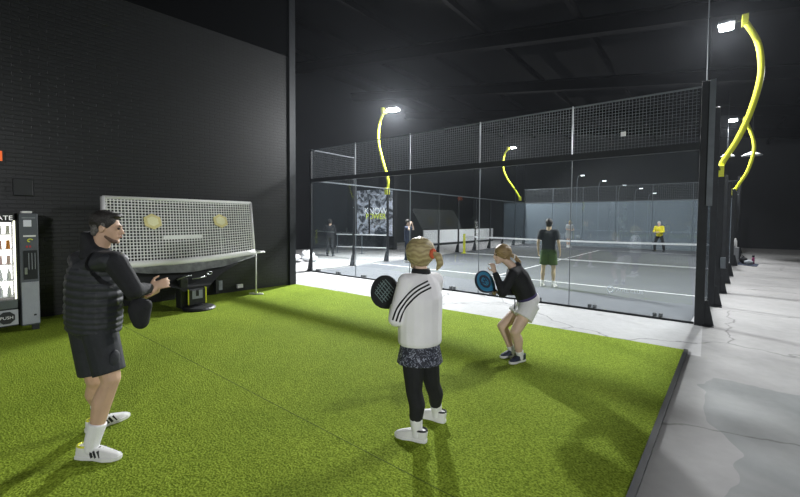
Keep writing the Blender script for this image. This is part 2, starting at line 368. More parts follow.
for x in (-.52, -1.6, -2.67, -3.7, -4.77, -5.8, -6.8, -7.8, -8.9, -9.85):
    b = BM(); box(b, (x-.075, .012, 0), (x-.015, .10, .10)); box(b, (x+.015, .012, 0), (x+.075, .10, .10)); box(b, (x-.09, .0, 0), (x+.09, .12, .02)); obj('floor_clamp', b, M['black_plastic'], t, bevel=.01)
obj('name_plate', box(BM(), (-1.17, -.02, 3.31), (-1.09, -.005, 3.39)), M['white_paint'], t)
# faint round emblem and lettering on the glass
fr = mat('frosted_print', (.62, .68, .74), .5, nz=.05)
b = BM(); tube(b, [(-1.28+.055*math.cos(a), -.009, .44+.055*math.sin(a)) for a in [2*PI*k/24 for k in range(24)]], .012, 6, closed=True); obj('glass_emblem', b, fr, t)
obj('glass_lettering', text_mesh('PADEL CLUB', .085, .001, frame_M((-.98, -.009, .44), (1, 0, 0), (0, -1, 0))), fr, t)

def gusset_post(t, x, y, h, out, wid=.12, dep=.14, m='black_metal', gl=.13):
    b = BM(); box(b, (x-wid/2, y-dep/2, 0), (x+wid/2, y+dep/2, h)); obj('post', b, M[m], t, bevel=.008)
    b = BM(); s = out
    prism(b, [(x+s*wid/2, y-.015, 0), (x+s*(wid/2+gl), y-.015, 0), (x+s*(wid/2+gl), y-.015, .02), (x+s*(wid/2+.05), y-.015, .42), (x+s*wid/2, y-.015, .42)], (0, .03, 0))
    box(b, (min(x-s*wid/2, x+s*(wid/2+gl)), y-.10, 0), (max(x-s*wid/2, x+s*(wid/2+gl)), y+.10, .014)); obj('foot_bracket', b, M[m], t)

# right side fence
t = empty('side_fence', (.5, 8, 0), 'right side fence of tall black steel posts along the bright walkway', 'fence')
for i, y in enumerate((0, 2, 4, 6, 8, 12, 14, 16, 18, 20)):
    x = XR(y)+.04; h = 4.05 if y <= 2 or y >= 18 else 3.02
    gusset_post(t, x-(.02 if y == 0 else 0), y, h, 1, wid=.13 if y == 0 else .11, dep=.16, m='black_metal')
    if y == 0: obj('post_cap_channel', box(BM(), (x+.02, -.12, 2.0), (x+.10, -.08, 4.05)), M['grey_metal'], t)
for y0, y1 in ((0, 2), (2, 4), (16, 18), (18, 20)):
    prism(b := BM(), [(XR(y0)-.02, y0+.08, .03), (XR(y1)-.02, y1-.08, .03), (XR(y1)-.02, y1-.08, 2.97), (XR(y0)-.02, y0+.08, 2.97)], (.012, 0, 0)); obj('glass_panel', b, M['glass'], t)
b = BM(); 
for y0, y1 in ((0, 8), (12, 20)): obj('top_rail', bar(BM(), (XR(y0), y0, 3.0), (XR(y1), y1, 3.0), .05, .05), M['black_metal'], t)
def mesh_bay(X, y0, y1, z0, z1, m, t, pitch=.1):
    b = BM()
    for k in range(int((y1-y0)/pitch)+1): y = y0+k*pitch; box(b, (X(y)-.002, y-.002, z0), (X(y)+.002, y+.002, z1))
    for k in range(int((z1-z0)/pitch)+1): bar(b, (X(y0), y0, z0+k*pitch), (X(y1), y1, z0+k*pitch), .004, .004)
    obj('wire_mesh', b, m, t)
for y0 in (4, 6, 12, 14): mesh_bay(XR, y0+.05, y0+1.95, .05, 2.95, M['wire'], t)
for y0 in (0, 18): mesh_bay(XR, y0+.05, y0+1.95, 3.05, 4.0, M['wire'], t)
obj('junction_box', box(BM(), (.40, 3.82, .62), (.50, 3.92, .88)), M['grey_metal'], t, bevel=.01)

# left side fence
t = empty('side_fence', (-10.2, 10, 0), 'left side fence of slim grey posts and mesh beside the court', 'fence')
for y in (0, 2, 4, 8, 10, 12, 14, 16, 18, 20):
    h = 4.0 if y <= 2 or y >= 18 else 3.02
    gusset_post(t, XL(y)-.03, y, h, -1, wid=.07, dep=.08, m='black_metal', gl=.16)
for y0, y1 in ((0, 2), (2, 4), (16, 18), (18, 20)):
    prism(b := BM(), [(XL(y0), y0+.06, .03), (XL(y1), y1-.06, .03), (XL(y1), y1-.06, 2.97), (XL(y0), y0+.06, 2.97)], (.012, 0, 0)); obj('glass_panel', b, M['glass'], t)
obj('top_rail', bar(BM(), (XL(0), 0, 3.0), (XL(20), 20, 3.0), .04, .04), M['wire'], t); obj('top_rail', bar(BM(), (XL(0), 0, 4.0), (XL(2), 2, 4.0), .03, .03), M['wire'], t)
for y0, y1 in ((4, 8), (12, 14), (14, 16)): mesh_bay(XL, y0+.05, y1-.05, .05, 2.95, M['dark_net'], t)
mesh_bay(XL, .05, 1.95, 3.05, 3.97, M['dark_net'], t)

# far glass end wall
t = empty('glass_end_wall', (-4.5, 20, 0), 'far glass end wall of the court, hazy blue behind the players', 'glass wall')
for i in range(6):
    x0 = XL(20)+i*(XR(20)-XL(20))/6; x1 = x0+(XR(20)-XL(20))/6-.03
    obj('glass_panel', box(BM(), (x0, 19.99, .03), (x1, 20.01, 2.97)), M['glass_far'], t)
    if i: obj('mesh_post', box(BM(), (x0-.03, 20.02, 0), (x0, 20.05, 4.0)), M['wire'], t)
b = BM(); box(b, (XL(20), 19.98, 2.97), (XR(20), 20.04, 3.03)); box(b, (XL(20), 20.0, 3.97), (XR(20), 20.02, 4.0)); obj('top_beam', b, M['wire'], t)
b = BM()
for k in range(int(11.5/.1)): x = XL(20)+k*.1; box(b, (x-.004, 20.0, 3.0), (x+.004, 20.008, 4.0))
for k in range(9): box(b, (XL(20), 20.0, 3.1+k*.1-.004), (XR(20), 20.008, 3.1+k*.1+.004))
obj('wire_mesh', b, M['wire'], t)

# net
t = empty('court_net', (-4.8, 10, 0), 'court net with a broad white top band stretched between yellow posts', 'net')
nl, nr = V((-9.75, 9.6, 0)), V((.62, 9.75, 0)); 
def onn(f, z): q = nl.lerp(nr, f); q.z = z; return q
b = BM(); N = 24
for i in range(N):
    f0, f1 = i/N, (i+1)/N; z = lambda f: .93-.05*4*f*(1-f)
    bar(b, onn(f0, z(f0)-.03), onn(f1, z(f1)-.03), .02, .075)
obj('top_band', b, M['panel_white'], t)
b = BM()
for i in range(220): f = i/220; a = onn(f, .03); c = onn(f, .84); box(b, (a.x-.002, a.y-.002, .03), (a.x+.002, a.y+.002, .87))
for k in range(16): bar(b, onn(0, .06+.05*k), onn(1, .06+.05*k), .003, .003)
obj('net_mesh', b, M['dark_net'], t)
obj('bottom_tape', bar(BM(), onn(0, .03), onn(1, .03), .012, .045), M['panel_white'], t)
for q, s in ((nl, -1), (nr, 1)):
    b = BM(); box(b, (q.x-.05, q.y-.05, .02), (q.x+.05, q.y+.05, 1.02)); box(b, (q.x-.13, q.y-.1, 0), (q.x+.13, q.y+.1, .03)); obj('net_post', b, M['yellow_paint'], t, bevel=.01)

# ---------------------------------------------------------------- curved yellow light poles
def light_pole(pts, head, label, sx, k=1.0):
    t = empty('curved_light_pole', (pts[0][0], pts[0][1], pts[0][2]), label, 'floodlight', 'curved yellow floodlight poles')
    P = smooth_path(pts, 7)
    obj('arm', tube(BM(), P, .062, 12, ry=.045, up=V((0, 1, 0))), M['yellow_paint'], t, smooth=True)
    e = V(pts[-1]); h = V(head)
    b = BM(); box(b, (e.x-.06, e.y-.12, e.z-.08), (e.x+.06, e.y+.12, e.z+.14)); obj('mounting_plate', b, M['yellow_paint'], t, bevel=.01)
    q = V(pts[0]); b = BM(); box(b, (q.x-.07, q.y-.09, q.z-.16), (q.x+.07, q.y+.09, q.z+.12)); obj('base_clamp', b, M['yellow_paint'], t, bevel=.01)
    b = BM(); box(b, (h.x-.16*k, h.y-.2, h.z), (h.x+.16*k, h.y+.2, h.z+.07)); bar(b, h+V((0, 0, .05)), e+V((0, 0, .05)), .05, .04); lh = obj('lamp_head', b, M['black_metal'], t, bevel=.01)
    b = BM(); box(b, (h.x-.13*k, h.y-.16, h.z-.06), (h.x+.13*k, h.y+.16, h.z-.002)); obj('led_panel', b, M['lampglow'], lh, bevel=.01)
light_pole([(.34, 4, 2.98), (.38, 4, 3.18), (.62, 4, 3.66), (.83, 4, 4.25), (.97, 4, 4.88), (1.0, 4, 5.35), (.92, 4, 5.90), (.69, 4, 6.42)], (.36, 3.95, 6.40), 'nearest curved yellow floodlight pole, arching over the walkway from the black fence', -1)
light_pole([(.97, 14, 3.05), (1.1, 14, 3.3), (1.4, 14, 3.94), (1.57, 14, 4.77), (1.49, 14, 5.41), (1.25, 14, 6.08)], (.86, 14, 6.15), 'far curved yellow floodlight pole on the right fence, small behind the nearest one', -1)
light_pole([(-10.26, 4, 2.92), (-10.21, 4, 3.36), (-10.55, 4, 4.29), (-10.75, 4, 5.06), (-10.70, 4, 5.7), (-10.45, 4, 6.18)], (-10.0, 4.05, 6.2), 'curved yellow floodlight pole on the left fence with the largest glowing lamp', 1, 1.7)
light_pole([(-10.10, 18, 3.26), (-10.46, 18, 3.84), (-11.1, 18, 4.75), (-11.38, 18, 5.55), (-11.3, 18, 6.35), (-11.02, 18, 6.75)], (-10.65, 18, 6.8), 'distant curved yellow floodlight pole on the left fence beyond the net', 1)
# pendant shades over the walkway
for x, y, z, r, lab in ((.73, 14.6, 4.66, .26, 'smaller pale pendant shade, half behind the nearest yellow pole'), (1.55, 14.6, 4.63, .36, 'larger pale pendant shade hanging over the walkway by the far yellow pole')):
    t = empty('pendant_lamp', (x, y, z), lab, 'lamp', 'pendant shades over the walkway')
    obj('shade', lathe(BM(), (x, y, z), [(.03, .16), (.07, .15), (r*.6, .08), (r, .0), (r*.96, -.02), (r*.5, .03), (.02, .05)]), M['disk'], t, smooth=True)
    obj('cord', tube(BM(), [(x, y, z+.15), (x, y, rz0(x)+.265)], .008, 6), M['black_metal'], t)
tag(obj('hanging_cable', tube(BM(), [(.07, -.10, 4.05), (.055, -.10, rz0(0)-.05)], .008, 6), M['wire']), 'thin steel cable rising from the corner post to the roof', 'cable')
# made-up lamps on posts, standing in for a row of lights mirrored in glass
for x, y, z, lab in ((-7.15, 22.3, 5.05, 'leftmost and brightest made-up lamp standing in for mirrored lights'), (-5.8, 22.8, 4.62, 'second from the left of the made-up lamps for mirrored lights'), (-4.6, 23.3, 4.28, 'middle one of the five made-up lamps for mirrored lights'), (-3.65, 23.8, 4.05, 'fourth from the left of the made-up lamps for mirrored lights'), (-2.9, 24.3, 3.72, 'rightmost and faintest made-up lamp standing in for mirrored lights')):
    t = empty('stand_in_lamp', (x, y, 0), lab, 'lamp', 'made-up lamps standing in for mirrored lights')
    obj('pole', tube(BM(), smooth_path([(x-.35, y, 0), (x-.35, y, z*.55), (x-.33, y, z-.3), (x-.1, y, z+.02)], 4), .022, 8), M['grey_metal'], t, smooth=True)
    b = BM(); box(b, (x-.12, y-.08, z), (x+.14, y+.08, z+.04)); h = obj('lamp_head', b, M['grey_metal'], t)
    b = BM(); box(b, (x-.10, y-.07, z-.05), (x+.12, y+.07, z-.002)); obj('led_panel', b, mat('stand_in_glow', (1, 1, 1), emit=3 if y < 23 else 2, ecol=(.85, .93, 1)), h)
for loc, lab in (((-7.0, -15.5, 5.36), 'linear hall lamp hanging behind the turf area'), ((5.6, -12.0, 2.9), 'unseen linear lamp added at the right rear to light the figures'), ((3.4, 8.5, 6.4), 'linear hall lamp above the far walkway')):
    x, y, z = loc; t = empty('unseen_lamp', (x, y, z+.03), lab, 'lamp')
    obj('housing', box(BM(), (x-.62, y-.17, z+.03), (x+.62, y+.17, z+.09)), M['black_metal'], t)
    for s in (-.5, .5): obj('suspension_rod', tube(BM(), [(x+s, y, z+.09), (x+s, y, rz0(x+s)+.262)], .004, 6), M['black_metal'], t)

# ---------------------------------------------------------------- left corridor
t = empty('low_partition', (-14.1, 17, 0), 'long low white partition in the corridor beyond the left fence', 'partition')
b = BM(); bar(b, (-14.3, 12.4, .60), (-13.95, 22, .60), .05, .9); obj('panel', b, M['panel_white'], t)
b = BM(); bar(b, (-14.3, 12.4, .08), (-13.95, 22, .08), .06, .16); obj('plinth', b, M['black_metal'], t)
# poster wall panel with pale picture and lettering
t = empty('wall_poster', (-16.2, 9.0, 0), 'bright backlit poster with white and yellow lettering on the corridor block', 'poster')
px0, px1, py = -16.94, -14.12, 9.0
def poster_mat():
    m = mat('poster_picture', (.3, .32, .4), .5); n = m.node_tree.nodes; l = m.node_tree.links; bs = n['Principled BSDF']
    tc = n.new('ShaderNodeTexCoord'); tn = n.new('ShaderNodeTexNoise'); tn.inputs['Scale'].default_value = 2.2; tn.inputs['Detail'].default_value = 4; tn.inputs['Distortion'].default_value = 1.5
    l.new(tc.outputs['Object'], tn.inputs['Vector']); r = n.new('ShaderNodeValToRGB'); l.new(tn.outputs[0], r.inputs[0])
    r.color_ramp.elements[0].position = .42; r.color_ramp.elements[0].color = (.05, .06, .08, 1); r.color_ramp.elements[1].position = .62; r.color_ramp.elements[1].color = (.75, .8, .95, 1)
    l.new(r.outputs[0], bs.inputs['Base Color']); l.new(r.outputs[0], bs.inputs['Emission Color']); bs.inputs['Emission Strength'].default_value = .38; return m
obj('backing_block', box(BM(), (px0-.9, py+.05, 0), (px1+.1, py+.35, 4.3)), M['wall_blue'], t)
obj('picture', box(BM(), (px0, py, .78), (px1, py+.05, 3.5)), poster_mat(), t)
pw = mat('poster_white', (.9, .92, 1), emit=.8); pyl = mat('poster_yellow', (.75, .85, .1), emit=.7)
PM = lambda z: frame_M(((px0+px1)/2+.15, py-.01, z), (1, 0, 0), (0, -1, 0))
obj('poster_lettering', text_mesh('KNOW', .56, .005, PM(2.22)), pw, t)
obj('poster_lettering', text_mesh('POWER', .46, .005, PM(1.90)), pyl, t)
obj('poster_divider', box(BM(), (-15.95, py-.02, .78), (-15.83, py, 2.9)), M['black_metal'], t)
# made-up white rail in place of two mirrored lines
t = empty('made_up_rail', (-13.4, 5.8, 0), 'made-up two-bar white barrier rail for mirrored lines in front of the poster', 'barrier')
b = BM(); A, B_ = V((-14.8, 5.35, 0)), V((-12.1, 6.3, 0))
for z in (.97, .34): bar(b, A+V((0, 0, z)), B_+V((0, 0, z)), .03, .05)
obj('rail', b, M['panel_white'], t)
for f in (.02, .5, .98):
    q = A.lerp(B_, f); b = BM(); box(b, (q.x-.02, q.y-.02, 0), (q.x+.02, q.y+.02, .97)); box(b, (q.x-.12, q.y-.12, 0), (q.x+.12, q.y+.12, .015)); obj('upright', b, M['grey_metal'], t)
# corridor heap of pale sacks beside the wall
for k, (x, y, r, h, lab) in enumerate(((-13.45, 1.55, .36, .26, 'pale crumpled sheet bundle at the left of the heap'), (-12.7, 2.0, .28, .20, 'pale crumpled sheet bundle at the right of the heap'), (-13.6, 2.55, .28, .30, 'rearmost pale sheet bundle behind the heap'))):
    b = BM(); bmesh.ops.create_icosphere(b, subdivisions=3, radius=1)
    for v in b.verts:
        s = 1+.14*math.sin(5*v.co.x+k)*math.cos(6*v.co.y+2*k)+.06*math.sin(13*v.co.z+9*v.co.x)
        v.co = V((x+v.co.x*r*1.2*s, y+v.co.y*r*s, max(0, .0+(v.co.z*.7+.5)*h*s)))
    tag(obj('sheet_bundle', b, M['panel_white'], smooth=True), lab, 'bundle', 'pale bundles on the corridor floor')
b = BM(); box(b, (-14.0, 1.3, 0), (-12.6, 1.45, .05)); tag(obj('floor_plank', b, M['black_plastic']), 'dark plank lying in front of the pale bundles', 'plank')

# ---------------------------------------------------------------- rebound net on the brick wall
t = empty('rebound_net', (-8.2, -4.8, 0), 'white-framed rebound net with two yellow hexagon targets leaning by the brick wall', 'rebound net')
TL, TR, BR, BL = V((-8.36, -6.10, 2.11)), V((-8.36, -3.23, 2.11)), V((-7.80, -3.48, .99)), V((-7.80, -6.22, .93))
b = BM(); tube(b, [TL, TR], .032, 12); tube(b, [TL, BL], .04, 12); tube(b, [TR, BR], .028, 12); obj('frame_tube', b, M['white_paint'], t, smooth=True)
lo = lambda f: BL.lerp(BR, f)-V((0, 0, .05*4*f*(1-f)))
b = BM(); tube(b, [lo(k/16) for k in range(17)], .062, 12); obj('bottom_pad', b, M['white_vinyl'], t, smooth=True)
pt = lambda f, g: TL.lerp(TR, f).lerp(lo(f), g)
b = BM()
for i in range(1, 52): tube(b, [pt(i/52, g/4) for g in range(5)], .0095, 4)
for j in range(1, 22): tube(b, [pt(i/8, j/22) for i in range(9)], .0095, 4)
obj('net_mesh', b, M['net_cord'], t)
nrm = (TR-TL).cross(BL-TL).normalized(); nrm = -nrm if nrm.x < 0 else nrm
ux = V((0, 1, 0))
def hexa(c, r, off):
    uy = nrm.cross(ux).normalized()
    if uy.z < 0: uy = -uy
    return [c+nrm*off+ux*r*math.cos(PI/6+k*PI/3)+uy*r*math.sin(PI/6+k*PI/3) for k in range(6)]
for f in (.27, .735):
    c = pt(f, .37); h = obj('hexagon_target', prism(BM(), hexa(c, .165, .012), nrm*.02), M['hex_yellow'], t)
    obj('target_centre', prism(BM(), hexa(c, .105, .033), nrm*.004), M['hex_pale'], h)
    obj('target_strap', bar(BM(), c+nrm*.008-V((0, 0, .1)), pt(f, .93)+nrm*.01, .012, .004), M['white_paint'], t)
c = pt(.46, .62)+nrm*.015; q = obj('label_strip', bar(BM(), c-V((0, .36, 0)), c+V((0, .36, 0)), .01, .085), M['white_paint'], t)
# ball-collecting lining and hopper
b = BM(); rows = []
for j in range(6):
    g = j/5; row = []
    for i in range(21):
        f = i/20; p0 = lo(f); sag = (.03+.13*math.sin(PI*f)**.8)
        row.append(b.verts.new(p0+V((.10*g+.04+.01*math.sin(9*f*PI), .35*(0.5-f)*g*.4, -.04-sag*g+.006*math.sin(23*f)))))
    rows.append(row)
for r0, r1 in zip(rows, rows[1:]):
    for i in range(20): b.faces.new((r0[i], r0[i+1], r1[i+1], r1[i]))
bmesh.ops.solidify(b, geom=b.faces[:], thickness=.012); obj('sagging_lining', b, M['grey_lining'], t, smooth=True)
b = BM()
for (za, ya, yb, xa, xb), (zb, yc, yd, xc, xd) in zip([(.88, -6.15, -3.60, -8.3, -7.86), (.74, -6.05, -3.95, -8.2, -7.78), (.58, -5.65, -4.35, -8.0, -7.66), (.44, -5.2, -4.6, -7.8, -7.50)], [(.74, -6.05, -3.95, -8.2, -7.78), (.58, -5.65, -4.35, -8.0, -7.66), (.44, -5.2, -4.6, -7.8, -7.50), (.36, -5.1, -4.66, -7.78, -7.48)]):
    a = [b.verts.new(q) for q in ((xa, ya, za), (xb, ya, za), (xb, yb, za), (xa, yb, za))]; c_ = [b.verts.new(q) for q in ((xc, yc, zb), (xd, yc, zb), (xd, yd, zb), (xc, yd, zb))]
    for k in range(4): b.faces.new((a[k], a[(k+1) % 4], c_[(k+1) % 4], c_[k]))
obj('fabric_hopper', b, M['black_fabric'], t)
b = BM(); x = -7.86; tube(b, [(x, -3.40, 1.0), (x, -3.40, .03)], .016, 8); tube(b, [(-7.80, -3.52, .98), (-7.80, -3.22, .98), (-8.2, -3.3, 1.02)], .018, 8); tube(b, [(x-.15, -3.48, .035), (x+.12, -3.30, .035)], .02, 8)
obj('support_leg', b, M['white_paint'], t, smooth=True)
b = BM(); x = -7.86; tube(b, [(x, -6.15, .95), (x, -6.15, .03)], .016, 8); tube(b, [(x-.15, -6.15, .035), (x+.14, -6.15, .035)], .02, 8); obj('support_leg', b, M['white_paint'], t, smooth=True)
# ball machine
t = empty('ball_machine', (-7.5, -4.9, .018), 'black ball machine on a round base under the rebound net', 'ball machine')
b = BM(); box(b, (-7.68, -5.04, .10), (-7.42, -4.74, .40)); box(b, (-7.72, -5.16, .05), (-7.5, -5.02, .62)); obj('body', b, M['black_plastic'], t, bevel=.015)
obj('control_panel', box(BM(), (-7.425, -4.99, .22), (-7.410, -4.80, .38)), M['bag_grey'], t)
obj('panel_slot', box(BM(), (-7.415, -4.92, .27), (-7.404, -4.87, .38)), M['black_plastic'], t)
obj('yellow_strip', box(BM(), (-7.45, -4.745, .12), (-7.41, -4.725, .42)), M['yellow_paint'], t)
obj('yellow_strip', box(BM(), (-7.44, -5.06, .12), (-7.415, -5.045, .40)), M['yellow_paint'], t)
obj('base_plate', lathe(BM(), (-7.42, -4.86, .018), [(.28, 0), (.29, .02), (.26, .05), (.1, .08), (.08, .1)], 28), M['black_plastic'], t, smooth=False)
b = BM(); tube(b, [(-7.5, -5.22, .60), (-7.45, -5.10, .66), (-7.45, -4.98, .66)], .014, 8); tube(b, [(-7.42, -4.98, .60), (-7.42, -4.72, .62)], .012, 8)
tube(b, [(-7.42+0, -4.66+.05*math.cos(a), .68+.03*math.sin(a)) for a in [2*PI*k/12 for k in range(12)]], .008, 6, closed=True); obj('handle', b, M['steel'], t, smooth=True)
for x, y, lab in ((-8.50, -4.83, 'yellow-green ball on the turf just left of the ball machine'), (-7.89, -3.38, 'yellow-green ball on the turf by the white foot of the rebound net')):
    b = BM(); bmesh.ops.create_icosphere(b, subdivisions=3, radius=.036, matrix=Matrix.Translation((x, y, .054))); tag(obj('tennis_ball', b, M['ball'], smooth=True), lab, 'ball', 'balls lying on the turf')
b = BM(); box(b, (-8.585, -4.02, .05), (-8.47, -3.95, .36)); o = tag(obj('wall_speaker', b, M['black_plastic'], bevel=.01), 'small black box with a pale face low on the brick wall', 'box')
obj('pale_face', box(BM(), (-8.50, -3.95, .12), (-8.47, -3.87, .33)), M['bag_grey'], o)
b = BM(); box(b, (-8.54, -3.50, .10), (-8.48, -3.36, .19)); tag(obj('wall_socket', b, M['white_paint'], bevel=.006), 'white socket box low on the brick wall near the net foot', 'socket')

# ---------------------------------------------------------------- vending machine
t = empty('vending_machine', (-8.3, -7.7, .018), 'lit vending machine with a glass front and grey payment column at the left edge', 'vending machine')
fx = -7.90
b = BM()
box(b, (-8.74, -8.35, .12), (fx-.05, -8.28, 1.80)); box(b, (-8.74, -7.29, .12), (fx-.03, -7.255, 1.80)); box(b, (-8.74, -8.35, 1.70), (fx-.03, -7.26, 1.80)); box(b, (-8.74, -8.35, .12), (fx-.03, -7.26, .50)); box(b, (-8.76, -8.35, .12), (-8.70, -7.26, 1.80))
obj('cabinet', b, M['black_plastic'], t)
vin = mat('vending_interior', (.9, .9, .88), .6, emit=3.2, ecol=(1, .98, .93))
obj('lit_back_panel', box(BM(), (-8.32, -8.28, .52), (-8.30, -7.29, 1.66)), vin, t)
obj('header_sign', box(BM(), (fx-.10, -8.28, 1.675), (fx-.035, -7.29, 1.775)), M['black_plastic'], t)
obj('header_lettering', text_mesh('ATE', .095, .002, frame_M((fx-.03, -7.39, 1.727), (0, 1, 0), (1, 0, 0))), mat('sign_white', (.9, .9, .9), emit=.5), t)
b = BM(); box(b, (fx-.05, -7.305, .52), (fx-.028, -7.285, 1.69)); obj('light_strip', b, mat('strip_glow', (1, 1, .75), emit=1.6), t)
obj('front_glass', box(BM(), (fx-.045, -8.28, .52), (fx-.037, -7.31, 1.675)), M['glass_shop'], t)
for z in (.56, .80, 1.04, 1.27, 1.49): obj('shelf', box(BM(), (-8.30, -8.28, z-.012), (fx-.08, -7.31, z)), M['panel_white'], t)
obj('lower_panel', box(BM(), (fx-.03, -8.3, .39), (fx-.012, -7.28, .51)), M['grey_metal'], t)
obj('lower_panel', box(BM(), (fx-.03, -8.3, .14), (fx-.012, -7.28, .365)), mat('panel_grey', (.42, .44, .46), .5, nz=.05), t)
pc = V((fx-.01, -7.405, .255))
bdg = obj('push_badge', prism(BM(), [pc+V((0, .095*math.cos(PI/8+k*PI/4), .095*math.sin(PI/8+k*PI/4))) for k in range(8)], (.012, 0, 0)), M['black_plastic'], t)
obj('push_lettering', text_mesh('PUSH', .06, .001, frame_M(pc+V((.0135, 0, 0)), (0, 1, 0), (1, 0, 0))), mat('badge_white', (.85, .85, .85)), bdg)
pg = mat('payment_grey', (.33, .35, .39), .45, nz=.08); pd = mat('payment_dark', (.10, .11, .13), .45, nz=.1)
y0, y1 = -7.245, -7.035
col = obj('payment_column', box(BM(), (-8.70, y0, .10), (fx, y1, 1.80)), pd, t, bevel=.012)
obj('column_lower_panel', box(BM(), (fx-.005, y0+.008, .12), (fx+.012, y1-.008, .76)), pg, col, bevel=.004)
obj('keyhole', box(BM(), (fx+.012, y1-.075, .24), (fx+.016, y1-.045, .265)), M['black_plastic'], col)
obj('column_foot', box(BM(), (fx-.10, y1-.09, .018), (fx-.02, y1-.01, .10)), M['black_plastic'], t)
obj('column_foot', box(BM(), (fx-.10, -8.30, .018), (fx-.02, -8.22, .12)), M['black_plastic'], t)
obj('white_sticker', box(BM(), (fx, y0+.045, 1.60), (fx+.004, y0+.135, 1.70)), mat('sticker_white', (.75, .76, .85)), col)
obj('pale_strip', box(BM(), (fx, y0+.04, 1.445), (fx+.005, y1-.03, 1.47)), M['white_paint'], col)
obj('pale_strip', box(BM(), (fx, y0+.03, 1.725), (fx+.005, y1-.03, 1.74)), M['bag_grey'], col)
b = BM(); q = V((fx, (y0+y1)/2+.01, 1.39)); tube(b, [q+V((0, .028*math.cos(a), .022*math.sin(a))) for a in [.3+k*PI*1.4/8 for k in range(9)]], .008, 6); obj('yellow_emblem', b, M['yellow_paint'], col)
for dy in (-.035, .0): obj('red_button', box(BM(), (fx, q.y+dy-.012, 1.285), (fx+.006, q.y+dy+.008, 1.31)), mat('red_button', (.6, .04, .05)), col)
obj('keypad_frame', box(BM(), (fx, y0+.035, .80), (fx+.006, y1-.02, 1.24)), M['black_metal'], col)
for dy in (-.02, .015, .05): obj('slot', box(BM(), (fx+.006, q.y+dy-.003, .95), (fx+.009, q.y+dy+.003, 1.20)), pg, col)
obj('coin_return', box(BM(), (fx+.006, y0+.045, .88), (fx+.014, y0+.075, .98)), M['steel'], col)
b = BM(); box(b, (fx-.14, y0+.03, 1.80), (fx-.02, y0+.15, 1.835)); obj('top_light_cover', b, M['white_paint'], t, bevel=.012)
# goods inside: one master pack and copies
def pack_mesh(kind):
    if kind == 'bottle': return lathe(BM(), (0, 0, 0), [(.022, 0), (.025, .01), (.025, .09), (.018, .12), (.009, .14), (.009, .155), (.011, .156), (.011, .17)], 12)
    b = BM(); prism(b, [(-.012, -.024, 0), (-.012, .024, 0), (-.002, .020, .13), (-.002, -.020, .13)], (.018, 0, 0)); return b
gm = [mat('pack_white', (.85, .85, .82), nz=.3, ns=30), mat('pack_orange', (.85, .32, .05), nz=.3, ns=25), mat('pack_brown', (.7, .42, .3), nz=.4, ns=30), mat('pack_red', (.85, .62, .6), nz=.3, ns=30), mat('bottle_clear', (.8, .84, .86), .3, nz=.15, ns=30)]
rows = [(.56, 'bottle', 4, 'lowest shelf'), (.80, 'bottle', 4, 'second shelf from the bottom'), (1.04, 'packet', 3, 'middle shelf'), (1.27, 'packet', 1, 'second shelf from the top'), (1.49, 'packet', 0, 'top shelf')]
posn = ['nearest the payment column', 'second from the payment column', 'third from the payment column', 'fourth from the payment column', 'fifth from the payment column', 'at the photo edge']
for z, kind, mi, lab in rows:
    for k in range(6):
        mm = gm[[mi, 2, 1][k % 3]] if mi == 1 else gm[mi]
        o = obj(kind, pack_mesh(kind), mm, world=False, smooth=(kind == 'bottle')); o.location = (fx-.12, -7.355-k*.088, z)
        tag(o, ('clear drinks bottle' if kind == 'bottle' else 'snack packet')+' on the %s, %s' % (lab, posn[k]), 'bottle' if kind == 'bottle' else 'snack', 'goods on the %s of the vending machine' % lab)
# little lit sign above
t = empty('exit_sign', (-8.85, -7.40, 2.35), 'small glowing orange-red sign high on the wall above the vending machine', 'sign')
obj('housing', box(BM(), (-8.95, -7.75, 2.62), (-8.84, -7.27, 2.84)), M['black_plastic'], t)
obj('lit_face', box(BM(), (-8.842, -7.74, 2.65), (-8.832, -7.30, 2.81)), mat('sign_glow', (.9, .15, .03), emit=.5), t)
tag(obj('wall_box', box(BM(), (-8.865, -7.19, 2.10), (-8.78, -6.95, 2.38)), M['black_plastic'], bevel=.01), 'dark square box mounted on the brick wall above the vending machine', 'box')

# ---------------------------------------------------------------- things at the far end of the walkway
o = tag(obj('floor_mat', prism(BM(), [(1.0, 12.6, 0), (1.1, 13.7, 0), (1.8, 13.3, 0), (1.66, 12.05, 0)], (0, 0, .02)), M['cloth_navy']), 'dark mat on the walkway under bags beside the far fence', 'mat')
b = BM(); box(b, (.965, 13.0, .02), (1.16, 13.4, .68)); o = tag(obj('grey_bin', b, mat('bin_grey', (.22, .23, .24), .5, nz=.15), bevel=.02), 'grey box-shaped bin standing against the far fence', 'bin')
obj('pale_side', box(BM(), (1.16, 13.02, .06), (1.17, 13.38, .66)), M['bag_grey'], o)
b = lathe(BM(), (1.05, 13.2, .68), [(.06, 0), (.06, .26), (.03, .32), (.03, .36)], 14); tag(obj('white_bottle', b, M['white_paint'], smooth=True), 'white bottle standing on the grey bin', 'bottle')
def lump(name, c, r, m, lab, cat):
    b = BM(); bmesh.ops.create_icosphere(b, subdivisions=3, radius=1)
    for v in b.verts: v.co = V((c[0]+v.co.x*r[0]*(1+.1*math.sin(7*v.co.y)), c[1]+v.co.y*r[1], c[2]+max(-1, v.co.z*1.0)*r[2]*(1+.12*math.sin(6*v.co.x+2))))
    return tag(obj(name, b, m, smooth=True), lab, cat)
o = lump('sports_bag', (1.32, 13.1, .16), (.13, .16, .14), M['cloth_black'], 'black bag on the mat beside the grey bin', 'bag')
obj('strap', tube(BM(), smooth_path([(1.2, 13.0, .26), (1.24, 13.0, .38), (1.34, 13.05, .30)], 5), .012, 6), M['cloth_black'], o)
o = lump('folded_jacket', (1.46, 12.72, .11), (.14, .14, .10), M['bag_grey'], 'grey folded jacket on the mat between the black bag and the bottle', 'clothing')
